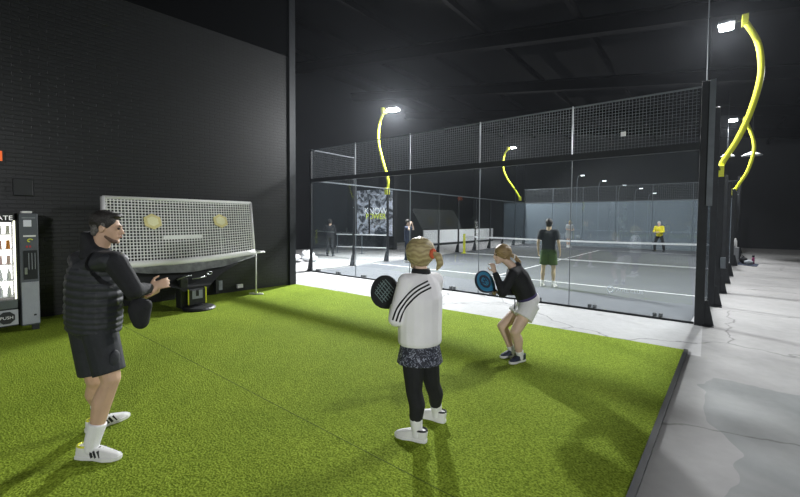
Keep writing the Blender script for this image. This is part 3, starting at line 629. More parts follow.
b = lathe(BM(), (1.62, 13.1, .02), [(.045, 0), (.045, .24), (.02, .28)], 14); o = tag(obj('water_bottle', b, M['purple'], smooth=True), 'purple-red water bottle standing on the dark mat', 'bottle')
obj('cap', lathe(BM(), (1.62, 13.1, .30), [(.04, 0), (.04, .07)], 14), M['cloth_black'], o)

# ================================================================ people
def icos(r, c, ax=None, sub=2):
    """points of an ellipsoid: r = radii (3) along axes ax"""
    b = BM(); bmesh.ops.create_icosphere(b, subdivisions=sub, radius=1); out = []
    ax = ax or (V((1, 0, 0)), V((0, 1, 0)), V((0, 0, 1)))
    for v in b.verts: out.append(V(c)+ax[0]*v.co.x*r[0]+ax[1]*v.co.y*r[1]+ax[2]*v.co.z*r[2])
    b.free(); return out
def ringp(c, a, b_, n=16): return [V(c)+a*math.cos(2*PI*k/n)+b_*math.sin(2*PI*k/n) for k in range(n)]
class Blob:
    """union of convex pieces, fused by a voxel remesh into one continuous surface"""
    def __init__(s): s.b = BM()
    def hull(s, pts):
        vs_ = [s.b.verts.new(p) for p in pts]; r = bmesh.ops.convex_hull(s.b, input=vs_)
        dead = [g for g in r['geom_interior']+r['geom_unused'] if isinstance(g, bmesh.types.BMVert)]
        if dead: bmesh.ops.delete(s.b, geom=list(set(dead)), context='VERTS')
        return s
    def cap(s, a, b_, ra, rb=None): return s.hull(icos((ra,)*3, a, sub=1)+icos((rb or ra,)*3, b_, sub=1)) if False else s.hull(icos((ra,)*3, a)+icos((rb or ra,)*3, b_))
    def chain(s, pts, rs):
        for i in range(len(pts)-1): s.cap(pts[i], pts[i+1], rs[i], rs[i+1])
        return s
    def ell(s, c, r, ax=None): return s.hull(icos(r, c, ax))
    def loft(s, rings):
        for A, B in zip(rings, rings[1:]): s.hull(A+B)
        return s
    def cone(s, a, b_, ra, rb, n=16):
        """flat-ended tapered sleeve"""
        a, b_ = V(a), V(b_); d = (b_-a).normalized(); x = d.orthogonal().normalized(); y = d.cross(x)
        return s.hull(ringp(a, x*ra, y*ra, n)+ringp(b_, x*rb, y*rb, n))
    def make(s, name, m, parent, vox=.007, sm=6):
        me = bpy.data.meshes.new(name); bmesh.ops.recalc_face_normals(s.b, faces=s.b.faces); s.b.to_mesh(me); s.b.free()
        o = bpy.data.objects.new(name, me); C.objects.link(o)
        r = o.modifiers.new('r', 'REMESH'); r.mode = 'VOXEL'; r.voxel_size = vox; r.adaptivity = 0
        if sm: k = o.modifiers.new('s', 'SMOOTH'); k.factor = .5; k.iterations = sm
        dg = bpy.context.evaluated_depsgraph_get(); dg.update()
        me2 = bpy.data.meshes.new_from_object(o.evaluated_get(dg)); bpy.data.objects.remove(o); bpy.data.meshes.remove(me); me2.name = name
        return obj(name, me2, m, parent, smooth=True)
UP = V((0, 0, 1))
class Fig: pass
def frame_of(J, f):
    """torso frame at f: 0 = pelvis .. 1 = shoulders"""
    r = (J['hipR']-J['hipL']).normalized().lerp((J['shR']-J['shL']).normalized(), f); u = (J['neck']-J['pelvis']).normalized()
    r = (r-u*r.dot(u)).normalized(); return r, u, u.cross(r)
def tring(J, t, w, d, off=0.0):
    """horizontal torso ring; t 0 pelvis .. 1 neck along the spine joints"""
    P = [J['pelvis'], J['waist'], J['chest'], J['neck']]; q = t*3; i = max(0, min(2, int(math.floor(q)))); c = P[i].lerp(P[i+1], q-i) if 0 <= t <= 1 else (P[0]+(P[0]-P[1])*(-t*3) if t < 0 else P[3])
    r, u, f = frame_of(J, max(0, min(1, t)))
    return ringp(c+f*off, r*w, f*d)
def shoulders(J, e=0.0):
    pts = []
    for k in ('shL', 'shR'): pts += icos((.055+e,)*3, J[k])
    return pts
def hand(B, wr, d, back, thumb, curl=.5, s=1.0, r0=.0095):
    """palm and five separate fingers; d = pointing direction, back = back-of-hand normal, thumb = side of the thumb"""
    d = V(d).normalized(); back = (V(back)-d*V(back).dot(d)).normalized(); th = d.cross(back).normalized()
    if th.dot(V(thumb)) < 0: th = -th
    wr = V(wr)
    B.hull(icos((.026*s, .028*s, .018*s), wr, (th, d, back))+icos((.040*s, .02*s, .013*s), wr+d*.075*s, (th, d, back))+icos((.034*s, .02*s, .016*s), wr+d*.04*s, (th, d, back)))
    for k, L in zip((-1.5, -.5, .5, 1.5), (.058, .072, .078, .070)):
        p = wr+d*.088*s+th*k*.0205*s; a = .25*curl; seg = L*s*.42
        for j in range(3):
            dd = (d*math.cos(a)-back*math.sin(a)+th*k*.05).normalized(); q = p+dd*seg*(1-.18*j); B.cap(p, q, r0*s*(1-.08*j), r0*s*(1-.08*(j+1))); p = q; a += curl*(.9 if j == 0 else .7)
    p = wr+d*.028*s+th*.030*s; q = p+(d*.6+th*.75-back*.2).normalized()*.042*s; e = q+(d*.95+th*.25-back*.35*curl).normalized()*.034*s
    B.cap(p, q, .013*s, .0105*s); B.cap(q, e, .0105*s, .009*s)
def head_axes(F, up=UP):
    F = V(F).normalized(); r = F.cross(V(up)).normalized(); u = r.cross(F).normalized(); return F, r, u
def make_person(label, J, HF, skin, female=False, vox=.008, hands=None, skinlegs=True, s=1.0, legk=1.0):
    """creates the person empty with one continuous body"""
    J = {k: V(v) for k, v in J.items()}
    base = (J['anL']+J['anR'])/2; base.z = 0
    t = empty('person', base, label, 'person')
    B = Blob(); F, r, u = head_axes(*HF) if isinstance(HF, tuple) else head_axes(HF)
    H = J['head']; hx = (r, F, u); s_ = s
    B.ell(H-F*.012+u*.030, (.074*s_, .094*s_, .088*s_), hx)
    B.hull(icos((.062*s_, .060, .070), H+F*.028-u*.012, hx)+icos((.036*s_, .032, .028), H+F*.052-u*.085, hx)+icos((.050*s_, .045, .03), H+F*.0-u*.055, hx))
    B.ell(H+F*.076-u*.098, (.020, .018, .016), hx)                                   # chin
    B.hull(icos((.008, .008, .010), H+F*.088+u*.012, hx)+icos((.015, .014, .010), H+F*.106-u*.030, hx))   # nose
    B.hull(icos((.010, .008, .007), H+F*.086+r*.030+u*.022, hx)+icos((.010, .008, .007), H+F*.088-r*.030+u*.022, hx))  # brow
    B.ell(H+F*.090-u*.058, (.024, .010, .011), hx)                                   # lips
    for q in (-1, 1): B.ell(H+r*q*.078*s_-F*.008-u*.008, (.009, .020, .032), hx)      # ears
    nk = .050 if female else .060
    B.chain([H-F*.015-u*.05, J['neck'], J['neck'].lerp(J['chest'], .3)], [nk, nk*1.05, nk*1.3])
    ws, wc, ww, wh = (.150, .125, .105, .150) if female else (.175, .150, .130, .150)
    B.loft([tring(J, -.12, wh*.8, .085), tring(J, .05, wh, .105), tring(J, .33, ww, .082), tring(J, .66, wc, .105), tring(J, .85, wc, .085), tring(J, .93, .07, .05)])
    B.hull(shoulders(J, -.01)+tring(J, .80, wc*.9, .07))
    for k in 'LR':
        B.chain([J['sh'+k], J['el'+k], J['wr'+k]], [.050, .039, .026])
        B.ell(J['el'+k].lerp(J['wr'+k], .28), (.040,)*3)
        kn, hp, an = J['kn'+k], J['hip'+k], J['an'+k]; thg = (.088 if female else .090)*legk
        B.chain([hp, kn, an], [thg, .052*legk, .036*legk]); B.chain([hp.lerp(kn, .5), kn], [thg*.80, .055*legk])
        toe = (J['toe'+k]-J['he'+k]); toe.z = 0; fwd = toe.normalized()
        B.chain([kn.lerp(an, .15)-fwd*.008, kn.lerp(an, .34)-fwd*.018, kn.lerp(an, .7)], [.048*legk, .056*legk, .041*legk])
        ft = J['an'+k].copy(); ft.z = .05; B.chain([an-UP*.01, ft], [.032*legk, .012])
    if hands:
        for k in 'LR':
            d = J['ha'+k]-J['wr'+k]; h = hands[k]
            hand(B, J['wr'+k], d, h[0], h[1], h[2] if len(h) > 2 else .5, .98 if not female else .92)
    obj_b = B.make('body', skin, t, vox, 3)
    T = Fig(); T.t = t; T.J = J; T.F, T.r, T.u, T.H = F, r, u, H; T.vox = vox
    for q in (-1, 1):
        b = BM(); bmesh.ops.create_icosphere(b, subdivisions=2, radius=.0095, matrix=Matrix.Translation(H+F*.0865+r*q*.030+u*.004)); obj('eye', b, M['eye'], t, smooth=True)
    b = Blob(); b.ell(H+F*.0985-u*.058, (.020, .005, .007), hx); b.make('lips', M['lip'], t, .003, 2)
    return T
def shoe(T, k, m, sole_m, L=.30, hb_=.085, wid=.052, stripes=None, laces=None, collar=None, z0=.018):
    J = T.J; he, to = J['he'+k].copy(), J['toe'+k].copy(); he.z = to.z = z0; f = (to-he).normalized(); mid = J['an'+k].copy(); mid.z = z0
    hb = mid-f*hb_; sd = V((-f.y, f.x, 0)); P = lambda a, s_, z: hb+f*a*L+sd*s_*wid+UP*z
    B = Blob()
    out = [P(.0, 0, 0), P(.03, .62, 0), P(.2, .78, 0), P(.45, .72, 0), P(.70, 1, 0), P(.88, .85, 0), P(.98, .4, 0), P(1.0, 0, 0), P(.98, -.4, 0), P(.88, -.85, 0), P(.70, -1, 0), P(.45, -.72, 0), P(.2, -.78, 0), P(.03, -.62, 0)]
    b = BM(); prism(b, out, (0, 0, .028))
    q = Blob()
    q.hull([P(.02, 0, .02), P(.05, .6, .02), P(.2, .72, .02), P(.45, .66, .02), P(.05, -.6, .02), P(.2, -.72, .02), P(.45, -.66, .02)]+ringp(P(.20, 0, .092), f*.062, sd*.036)+ringp(P(.42, 0, .080), f*.03, sd*.030))
    q.hull([P(.35, .66, .02), P(.35, -.66, .02), P(.70, .92, .02), P(.70, -.92, .02), P(.88, .75, .02), P(.88, -.75, .02), P(.985, 0, .02), P(.975, .35, .02), P(.975, -.35, .02)]+ringp(P(.45, 0, .082), f*.03, sd*.030)+ringp(P(.80, 0, .045), f*.035, sd*.030)+ringp(P(.93, 0, .035), f*.01, sd*.018))
    u = q.make('shoe', m, T.t, min(T.vox, .006), 4)
    obj('sole', b, sole_m, u, bevel=.006)
    if laces:
        b = BM()
        for i in range(5): a = .44+i*.07; z = .090-.010*i; tube(b, [P(a, .5, z-.012), P(a+.02, 0, z+.002), P(a, -.5, z-.012)], .005, 6)
        obj('laces', b, laces, u)
    if stripes:
        for s_ in (-1, 1):
            for i in range(3): a = .40+.085*i; obj('stripe', bar(BM(), P(a+.05, s_*.74, .026), P(a-.02, s_*.56, .068), .012, .016), stripes, u)
    if collar: b = BM(); tube(b, ringp(P(.22, 0, .094), f*.058, sd*.036, 16), .008, 6, closed=True); obj('shoe_collar', b, collar, u)
    return u
def sock(T, k, m, h=.12, k_=1.0):
    an, kn = T.J['an'+k], T.J['kn'+k]; d = (kn-an).normalized(); B = Blob(); B.chain([an-UP*.03, an+d*.02], [.043*k_, .043*k_]); B.cone(an, an+d*h, .044*k_, .052*k_); B.make('sock', m, T.t, T.vox, 2)
def hair_cap(T, m, e=.012, back=.018, low=0.0, name='hair', top=.034, extra=None):
    H, F, r, u = T.H, T.F, T.r, T.u; hx = (r, F, u); B = Blob()
    B.ell(H-F*back+u*top, (.076+e, .088+e, .082+e), hx)
    if low: B.hull(icos((.070+e*.6, .05, .05), H-F*.045-u*.01, hx)+icos((.055, .035, .03), H-F*.055-u*low, hx))
    if extra: extra(B, H, F, r, u, hx)
    return B.make(name, m, T.t, min(T.vox, .007), 2)

def stripe_on(target, pts, wdt, m, name, off=.004, parent=None):
    """ribbon laid on a mesh: points are dropped on to the surface"""
    from mathutils.bvhtree import BVHTree
    me = target.data; mw = wmat(target); bv = BVHTree.FromPolygons([mw @ v.co for v in me.vertices], [tuple(p.vertices) for p in me.polygons])
    P = smooth_path(pts, 8); L = []; Nn = []
    for p in P:
        dr = V((-.60, .79, -.10)).normalized(); loc, nn, _, _ = bv.ray_cast(p-dr*.35, dr)
        if loc is None: continue
        L.append(loc); Nn.append(nn)
    b = BM(); rows = []
    for i, p in enumerate(L):
        d = (L[min(i+1, len(L)-1)]-L[max(i-1, 0)]).normalized(); s_ = d.cross(Nn[i]).normalized(); row = []
        for a in (-.5, .5): l2, n2, _, _ = bv.find_nearest(p+s_*wdt*a); row.append(b.verts.new(l2+n2*off))
        rows.append(row)
    for A, B2 in zip(rows, rows[1:]): b.faces.new((A[0], A[1], B2[1], B2[0]))
    bmesh.ops.solidify(b, geom=b.faces[:], thickness=.002)
    return obj(name, b, m, parent or target, smooth=True)
# ---------------------------------------------------------------- man in the puffer vest
man = dict(head=(-3.384, -7.341, 1.666), neck=(-3.438, -7.38, 1.477), chest=(-3.456, -7.403, 1.289), waist=(-3.456, -7.413, 1.078), pelvis=(-3.452, -7.416, 0.927), shR=(-3.139, -7.362, 1.429), elR=(-3.051, -7.276, 1.221), wrR=(-3.203, -7.129, 1.205), haR=(-3.177, -7.069, 1.224), shL=(-3.707, -7.43, 1.409), elL=(-3.67, -7.234, 1.141), wrL=(-3.288, -7.136, 1.126), haL=(-3.205, -7.095, 1.153),
  hipR=(-3.33, -7.41, 0.902), knR=(-3.234, -7.375, 0.567), anR=(-3.275, -7.487, 0.12), toeR=(-3.09, -7.387, 0.04), heR=(-3.327, -7.555, 0.05), hipL=(-3.567, -7.434, 0.867), knL=(-3.545, -7.396, 0.491), anL=(-3.726, -7.319, 0.11), toeL=(-3.76, -7.08, 0.04), heL=(-3.70, -7.40, 0.05))
RT = V((.7835, .6213, 0)); AW = V((-.6213, .7835, 0))     # towards photo right / away from the camera, on the floor
T = make_person('man in a black puffer vest and dark shorts, hands held together in front', man, (RT*.93+AW*.28-UP*.10,), M['skin'],
    legk=1.15, vox=.0075, hands=dict(R=(UP*.2+RT*.5-AW*.5, UP, .75), L=(-UP*.6+RT*.5, -AW, .7)))
J = T.J
hair_cap(T, M['hair_dark'], e=.010, back=.022, low=.0, top=.046, extra=lambda B, H, F, r, u, hx: B.hull(icos((.052, .03, .02), H+F*.062+u*.098, hx)+icos((.06, .04, .03), H+F*.0+u*.095, hx)))
H, F, r, u = T.H, T.F, T.r, T.u
B = Blob(); B.hull(icos((.079, .050, .045), H-F*.045+u*.015, (r, F, u))+icos((.060, .035, .03), H-F*.060-u*.045, (r, F, u)))
for q in (-1, 1): B.ell(H+r*q*.070-F*.002+u*.03, (.012, .02, .035), (r, F, u))
B.make('greying_hair', M['hair_grey'], T.t, .007, 2)
B = Blob()
for q in (-1, 1): B.hull(icos((.012, .004, .0045), H+F*.092+r*q*.040+u*.026, (r, F, u))+icos((.008, .004, .005), H+F*.096+r*q*.018+u*.024, (r, F, u)))
B.make('eyebrows', M['hair_dark'], T.t, .003, 1)
B = Blob(); B.hull(icos((.044, .03, .02), H+F*.058-u*.094, (r, F, u))+icos((.060, .02, .02), H+F*.012-u*.060, (r, F, u))); B.make('short_beard', mat('stubble', (.16, .10, .07), .8, nz=.4, ns=60), T.t, .005, 2)
# black hoodie: sleeves, hood, collar
B = Blob()
for k in 'LR': B.chain([J['sh'+k], J['sh'+k].lerp(J['el'+k], .5), J['el'+k]], [.076, .070, .062]); B.cap(J['el'+k], J['el'+k].lerp(J['wr'+k], .6), .062, .050); B.cone(J['el'+k].lerp(J['wr'+k], .5), J['wr'+k]-(J['wr'+k]-J['el'+k]).normalized()*.005, .052, .040)
B.hull(shoulders(J, .015)+tring(J, .82, .15, .11)+tring(J, .98, .08, .08))
B.make('hoodie', M['cloth_black'], T.t, .008, 3)
B = Blob(); rr, uu, ff = frame_of(J, 1)
B.hull(icos((.090, .075, .055), J['neck']+UP*.060-F*.025, (r, F, UP))+icos((.13, .09, .04), J['neck']-UP*.03-F*.03, (r, F, UP)))
B.hull(icos((.085, .045, .035), J['neck']+UP*.125-F*.065, (r, F, UP))+icos((.100, .09, .04), J['neck']+UP*.04-F*.03, (r, F, UP)))
B.cap(J['neck']+UP*.0, J['neck']+UP*.065-F*.012, .088, .074); B.make('hood', M['cloth_black'], T.t, .008, 3)
# quilted vest
B = Blob(); keys = [(-.06, .235, .165), (.15, .24, .175), (.40, .235, .175), (.62, .235, .178), (.80, .225, .165), (.90, .185, .13)]
def kw(t_):
    for (a, w0, d0), (b_, w1, d1) in zip(keys, keys[1:]):
        if t_ <= b_: q = max(0, (t_-a)/(b_-a)); return w0+(w1-w0)*q, d0+(d1-d0)*q
    return keys[-1][1:]
nR = 11*4; prev = None
for i in range(nR+1):
    t_ = -.06+.96*i/nR; w_, d_ = kw(t_); m_ = 1-.055*(1-abs(math.sin(PI*i/4))**.6)
    ring = tring(J, t_, w_*m_, d_*m_)
    if prev: B.hull(prev+ring)
    prev = ring
B.hull(tring(J, .80, .21, .15)+[p for k in ('shL', 'shR') for p in icos((.098, .098, .075), J[k].lerp(J['neck'], .10))])
B.make('puffer_vest', M['puffer'], T.t, .0075, 2)
# shorts
def shorts(T, m, e=.035, f=.78, hem=.105, flare=0, name='shorts', wh=.165, seat=.135, top=.10, vox=None):
    J = T.J; B = Blob(); B.loft([tring(J, top, wh, seat), tring(J, .0, wh+.01, seat+.005), tring(J, -.14, wh, seat*.92)])
    for k in 'LR': hp, kn = J['hip'+k], J['kn'+k]; B.cone(hp+(hp-kn).normalized()*.03, hp.lerp(kn, f), .112, hem); B.ell(hp, (.108,)*3)
    return B.make(name, m, T.t, vox or T.vox, 3)
so = shorts(T, M['cloth_shorts'], f=.86, hem=.103)
B = Blob(); q = J['hipR'].lerp(J['knR'], .55)+RT*.085-AW*.03; B.hull(icos((.05, .028, .075), q, (AW, RT, UP))); B.make('cargo_pocket', M['cloth_shorts'], so, .008, 2)
for k in 'LR':
    sock(T, k, M['sock'], .15, 1.13); shoe(T, k, M['shoe_white'], M['shoe_white'], L=.335, wid=.056, hb_=.115, stripes=M['shoe_black'], laces=M['shoe_black'], collar=M['yellow_paint'])
# crossbody bag
t = empty('crossbody_bag', (-3.165, -7.21, 1.0), 'round black crossbody bag hanging at the front of the man in the puffer vest', 'bag')
rr, uu, ff = frame_of(J, .3); c = V((-3.165, -7.21, 1.035))
B = Blob(); B.hull(icos((.075, .07, .10), c+UP*.02, (RT, AW, UP))+icos((.06, .05, .06), c-UP*.065+RT*.01, (RT, AW, UP))+icos((.04, .04, .04), c+UP*.06+RT*.055, (RT, AW, UP))); B.make('pouch', M['cloth_black'], t, .008, 3)
strap_path = [(-3.265, -7.535, 1.497), (-3.241, -7.52, 1.407), (-3.194, -7.488, 1.31), (-3.127, -7.438, 1.228), (-3.049, -7.379, 1.166), (-2.999, -7.341, 1.138)]
VEST = [o for o in T.t.children if o.name.startswith('puffer_vest')][0]
stripe_on(VEST, strap_path, .030, M['black_fabric'], 'strap', off=.006, parent=t)
# ---------------------------------------------------------------- woman in the white sweatshirt
w1 = dict(head=(-1.648, -5.745, 1.460), neck=(-1.621, -5.754, 1.350), chest=(-1.615, -5.759, 1.139), waist=(-1.615, -5.77, 0.91), pelvis=(-1.611, -5.774, 0.752), shL=(-1.675, -5.875, 1.262), elL=(-1.712, -5.954, 0.980), wrL=(-1.841, -5.806, 1.051), haL=(-1.895, -5.767, 1.071), shR=(-1.571, -5.620, 1.252), elR=(-1.666, -5.554, 0.945), wrR=(-1.850, -5.60, 0.93), haR=(-1.93, -5.64, 0.95), hipL=(-1.635, -5.834, 0.705), knL=(-1.609, -5.852, 0.41), anL=(-1.589, -5.836, 0.1), toeL=(-1.766, -5.915, 0.04), heL=(-1.554, -5.856, 0.05), hipR=(-1.593, -5.700, 0.688), knR=(-1.593, -5.624, 0.40), anR=(-1.633, -5.482, 0.1), toeR=(-1.79, -5.52, 0.05), heR=(-1.571, -5.499, 0.04))
T = make_person('woman in a white sweatshirt with three black sleeve stripes, patterned skirt and black leggings', w1, (-RT*.62+AW*.78,), M['skin_pale'], True, .0075, hands=dict(R=(UP, -AW, 1.0), L=(-AW*.4-RT*.4, UP, 1.1)), s=.96)
J = T.J; H, F, r, u = T.H, T.F, T.r, T.u; hx = (r, F, u)
def ex(B, H, F, r, u, hx): B.hull(icos((.080, .05, .055), H-F*.035-u*.005, hx)+icos((.062, .035, .03), H-F*.045-u*.065, hx))
hair_cap(T, M['hair_blonde'], e=.042, back=.014, top=.030, extra=ex)
q0 = H-F*.140+u*.022+r*.02
hd = obj('hair_tie', tube(BM(), ringp(q0, (r+F*.3).normalized()*.028, u*.028, 14), .014, 8, closed=True), M['orange'], T.t, smooth=True)
B = Blob(); B.chain([q0+F*.01, q0-F*.03-u*.02+r*.03, q0-F*.035-u*.075+r*.045, q0-F*.01-u*.125+r*.035], [.022, .030, .027, .010]); B.make('ponytail', M['hair_blonde'], T.t, .006, 2)
B = Blob(); B.cone(J['neck']-UP*.045, J['neck']+UP*.010, .084, .070); B.make('black_collar', M['cloth_black'], T.t, .006, 2)
B = Blob()
B.loft([tring(J, .03, .175, .145), tring(J, .09, .185, .155), tring(J, .35, .185, .155), tring(J, .66, .182, .155), tring(J, .84, .150, .12), tring(J, .96, .085, .075)])
B.hull(shoulders(J, .012)+tring(J, .80, .15, .11)+tring(J, .95, .08, .07))
for k in 'LR': B.chain([J['sh'+k], J['sh'+k].lerp(J['el'+k], .5), J['el'+k]], [.068, .066, .062]); B.cap(J['el'+k], J['wr'+k].lerp(J['el'+k], .25), .062, .046)
sw = B.make('sweatshirt', M['cloth_white'], T.t, .0075, 3)
# three stripes run from the shoulder blade down the sleeve: thin bands wrapped over the cloth
out = -AW*.9-RT*.45                        # outer side of the near arm
SP = ([(-1.472, -5.869, 1.281), (-1.542, -5.926, 1.234), (-1.601, -5.977, 1.164), (-1.649, -6.018, 1.078), (-1.673, -6.042, 0.988)],
      [(-1.462, -5.862, 1.257), (-1.531, -5.918, 1.212), (-1.587, -5.966, 1.144), (-1.632, -6.005, 1.062), (-1.653, -6.026, 0.98)],
      [(-1.452, -5.855, 1.233), (-1.519, -5.911, 1.189), (-1.573, -5.956, 1.124), (-1.614, -5.992, 1.046), (-1.633, -6.01, 0.972)])
for pts in SP: stripe_on(sw, pts, .0125, M['cloth_black'], 'black_stripe')
# skirt, leggings
B = Blob(); B.loft([tring(J, .12, .160, .132), tring(J, -.06, .172, .150), tring(J, -.27, .192, .175)]); B.make('patterned_skirt', M['skirt'], T.t, .0075, 2)
B = Blob()
for k in 'LR':
    hp, kn, an = J['hip'+k], J['kn'+k], J['an'+k]; d = (kn-an).normalized()
    fw = J['toe'+k]-J['he'+k]; fw.z = 0; fw.normalize(); B.chain([hp, hp.lerp(kn, .5), kn, kn.lerp(an, .34)-fw*.018, kn.lerp(an, .7)], [.096, .084, .066, .066, .052]); B.cone(kn.lerp(an, .6), an+d*.075, .054, .047)
B.make('leggings', M['cloth_black'], T.t, .0075, 3)
for k in 'LR': sock(T, k, M['sock'], .10); shoe(T, k, M['shoe_white'], M['shoe_white'], L=.275, wid=.046, laces=M['sock'], collar=M['shoe_black'], stripes=None)

# ---------------------------------------------------------------- rackets
def racket(label, c, handle_end, normal, face_m, rim_m, Lh=.13, rad=.128, mark='lines'):
    c, he = V(c), V(handle_end); y = (c-he).normalized(); z = V(normal); z = (z-y*z.dot(y)).normalized(); x = y.cross(z).normalized()
    t = empty('padel_racket', c-UP*0, label, 'racket')
    def outl(sc):
        out = []
        for k in range(40):
            a = 2*PI*k/40; px, py_ = math.sin(a)*rad, math.cos(a)*rad*1.02
            if py_ < 0: f = -py_/(rad*1.02); px *= (1-.42*f**2.2); py_ *= 1.28
            out.append((px*sc, py_*sc))
        return out
    P = lambda q, h: c+x*q[0]+y*q[1]+z*h
    obj('face', prism(BM(), [P(q, -.015) for q in outl(.95)], z*.030), face_m, t)
    obj('rim', tube(BM(), [P(q, 0) for q in outl(1)], .011, 8, ry=.019, up=z, closed=True), rim_m, t, smooth=True)
    e = c-y*(rad*1.28)
    obj('grip', tube(BM(), [e+y*.02, e-y*.05, e-y*Lh], [.022, .017, .018], 10), M['cloth_black'], t, smooth=True)
    g = BM()
    for i in range(-3, 4):
        for j in range(-3, 4):
            if i*i+j*j < 11: q = P((i*.024, j*.024+.01), .0); tube(g, [q-z*.0165, q+z*.0165], .0045, 8)
    obj('holes', g, M['cloth_black'], t)
    if mark == 'lines':
        for i in range(-3, 4): L = .092*math.sqrt(1-(i/4.2)**2); q = P((i*.025+.008, .0), .018); obj('pale_lettering_line', bar(BM(), q-y*L, q+y*L*.9, .006, .002, up=z), M['racket_mark'], t)
        for j in (-.05, -.02, .03, .055): q = P((0, j), .018); obj('pale_lettering_line', bar(BM(), q-x*.06, q+x*.07, .005, .002, up=z), M['racket_mark'], t)
    else:
        q = [P((.062*math.sin(a), .075*math.cos(a)), .016) for a in [2*PI*k/28 for k in range(28)]]
        obj('oval_emblem', tube(BM(), q, .015, 6, ry=.003, up=z, closed=True), M['cloth_navy'], t)
        obj('letter_emblem', text_mesh('W', .085, .002, frame_M(P((0, 0), .017), -x, z) if False else frame_M(P((0, 0), .017), x, z)), M['cloth_navy'], t)
    return t
racket('black padel racket with pale lettering held by the woman in white', (-1.972, -5.787, 1.136), (-1.840, -5.800, 1.045), -AW*.95-RT*.25, M['racket_black'], M['racket_black'])
racket('blue padel racket with a dark oval emblem held by the woman in black', (-1.995, -3.874, 0.985), (-1.87, -3.72, 0.83), -AW*.75-RT*.1+UP*.62, M['racket_blue'], M['cloth_navy'], mark='oval')

# ---------------------------------------------------------------- crouching woman in black
w2 = dict(head=(-1.842, -3.709, 1.318), neck=(-1.741, -3.635, 1.177), chest=(-1.689, -3.6, 1.041), waist=(-1.617, -3.55, 0.88), pelvis=(-1.574, -3.523, 0.757), shL=(-1.671, -3.774, 1.10), elL=(-1.738, -3.901, 0.883), wrL=(-1.853, -3.88, 1.109), haL=(-1.888, -3.878, 1.211), shR=(-1.782, -3.468, 1.081), elR=(-1.78, -3.50, 0.837), wrR=(-1.872, -3.67, 0.834), haR=(-1.909, -3.76, 0.860), hipL=(-1.535, -3.575, 0.698), knL=(-1.636, -3.767, 0.4), anL=(-1.607, -3.67, 0.1), toeL=(-1.64, -3.88, 0.04), heL=(-1.528, -3.611, 0.04), hipR=(-1.628, -3.442, 0.67), knR=(-1.866, -3.618, 0.40), anR=(-1.755, -3.556, 0.1), toeR=(-1.80, -3.70, 0.04), heR=(-1.676, -3.50, 0.05))
T = make_person('woman in a black sweater and white shorts bending forward, one hand raised to her face', w2, (-RT*.97-AW*.12-UP*.08,), M['skin_pale'], True, .008, hands=dict(L=(-AW+RT*.4, -RT, .9), R=(UP, RT, 1.2)), s=.96, legk=1.12)
J = T.J; H, F, r, u = T.H, T.F, T.r, T.u; hx = (r, F, u)
def ex(B, H, F, r, u, hx): B.hull(icos((.078, .05, .05), H-F*.035-u*.005, hx)+icos((.058, .035, .03), H-F*.065-u*.055, hx))
hair_cap(T, M['hair_brown'], e=.024, back=.018, top=.032, extra=ex)
q0 = H-F*.115-u*.01
B = Blob(); B.chain([q0, q0-F*.05-u*.035, q0-F*.10-u*.10, q0-F*.115-u*.16], [.026, .030, .026, .010]); B.make('ponytail', M['hair_brown'], T.t, .007, 2)
obj('white_hair_tie', tube(BM(), ringp(q0-F*.035-u*.03, r*.024, u*.024, 12), .010, 8, closed=True), M['sock'], T.t, smooth=True)
B = Blob()
B.loft([tring(J, .12, .150, .125), tring(J, .35, .160, .135), tring(J, .66, .165, .145), tring(J, .84, .14, .115), tring(J, .97, .075, .07)])
B.hull(shoulders(J, .010)+tring(J, .80, .14, .11)+tring(J, .95, .08, .07))
for k in 'LR': B.chain([J['sh'+k], J['el'+k]], [.066, .056]); B.cap(J['el'+k], J['el'+k].lerp(J['wr'+k], .6), .056, .042); B.cone(J['el'+k].lerp(J['wr'+k], .5), J['wr'+k], .044, .036)
B.cap(J['neck']-F*.07-u*.0, J['neck']-F*.09-u*.06, .05, .05)
B.make('black_sweater', M['cloth_black'], T.t, .008, 3)
B = Blob(); B.loft([tring(J, .03, .158, .130), tring(J, .16, .152, .127)]); B.make('purple_hem', M['cloth_purple'], T.t, .008, 1)
sh_ = shorts(T, M['cloth_white'], f=.46, hem=.118, wh=.158, seat=.138, top=.08)
q = J['waist'].lerp(J['pelvis'], .8)-RT*.17-AW*.05; obj('drawstring', tube(BM(), [q, q-UP*.05+RT*.004, q-UP*.13-RT*.005], .006, 6), M['cloth_navy'], sh_)
for k in 'LR': sock(T, k, M['sock'], .06); shoe(T, k, M['shoe_navy'], M['shoe_white'], L=.26, wid=.046, laces=M['racket_mark'])

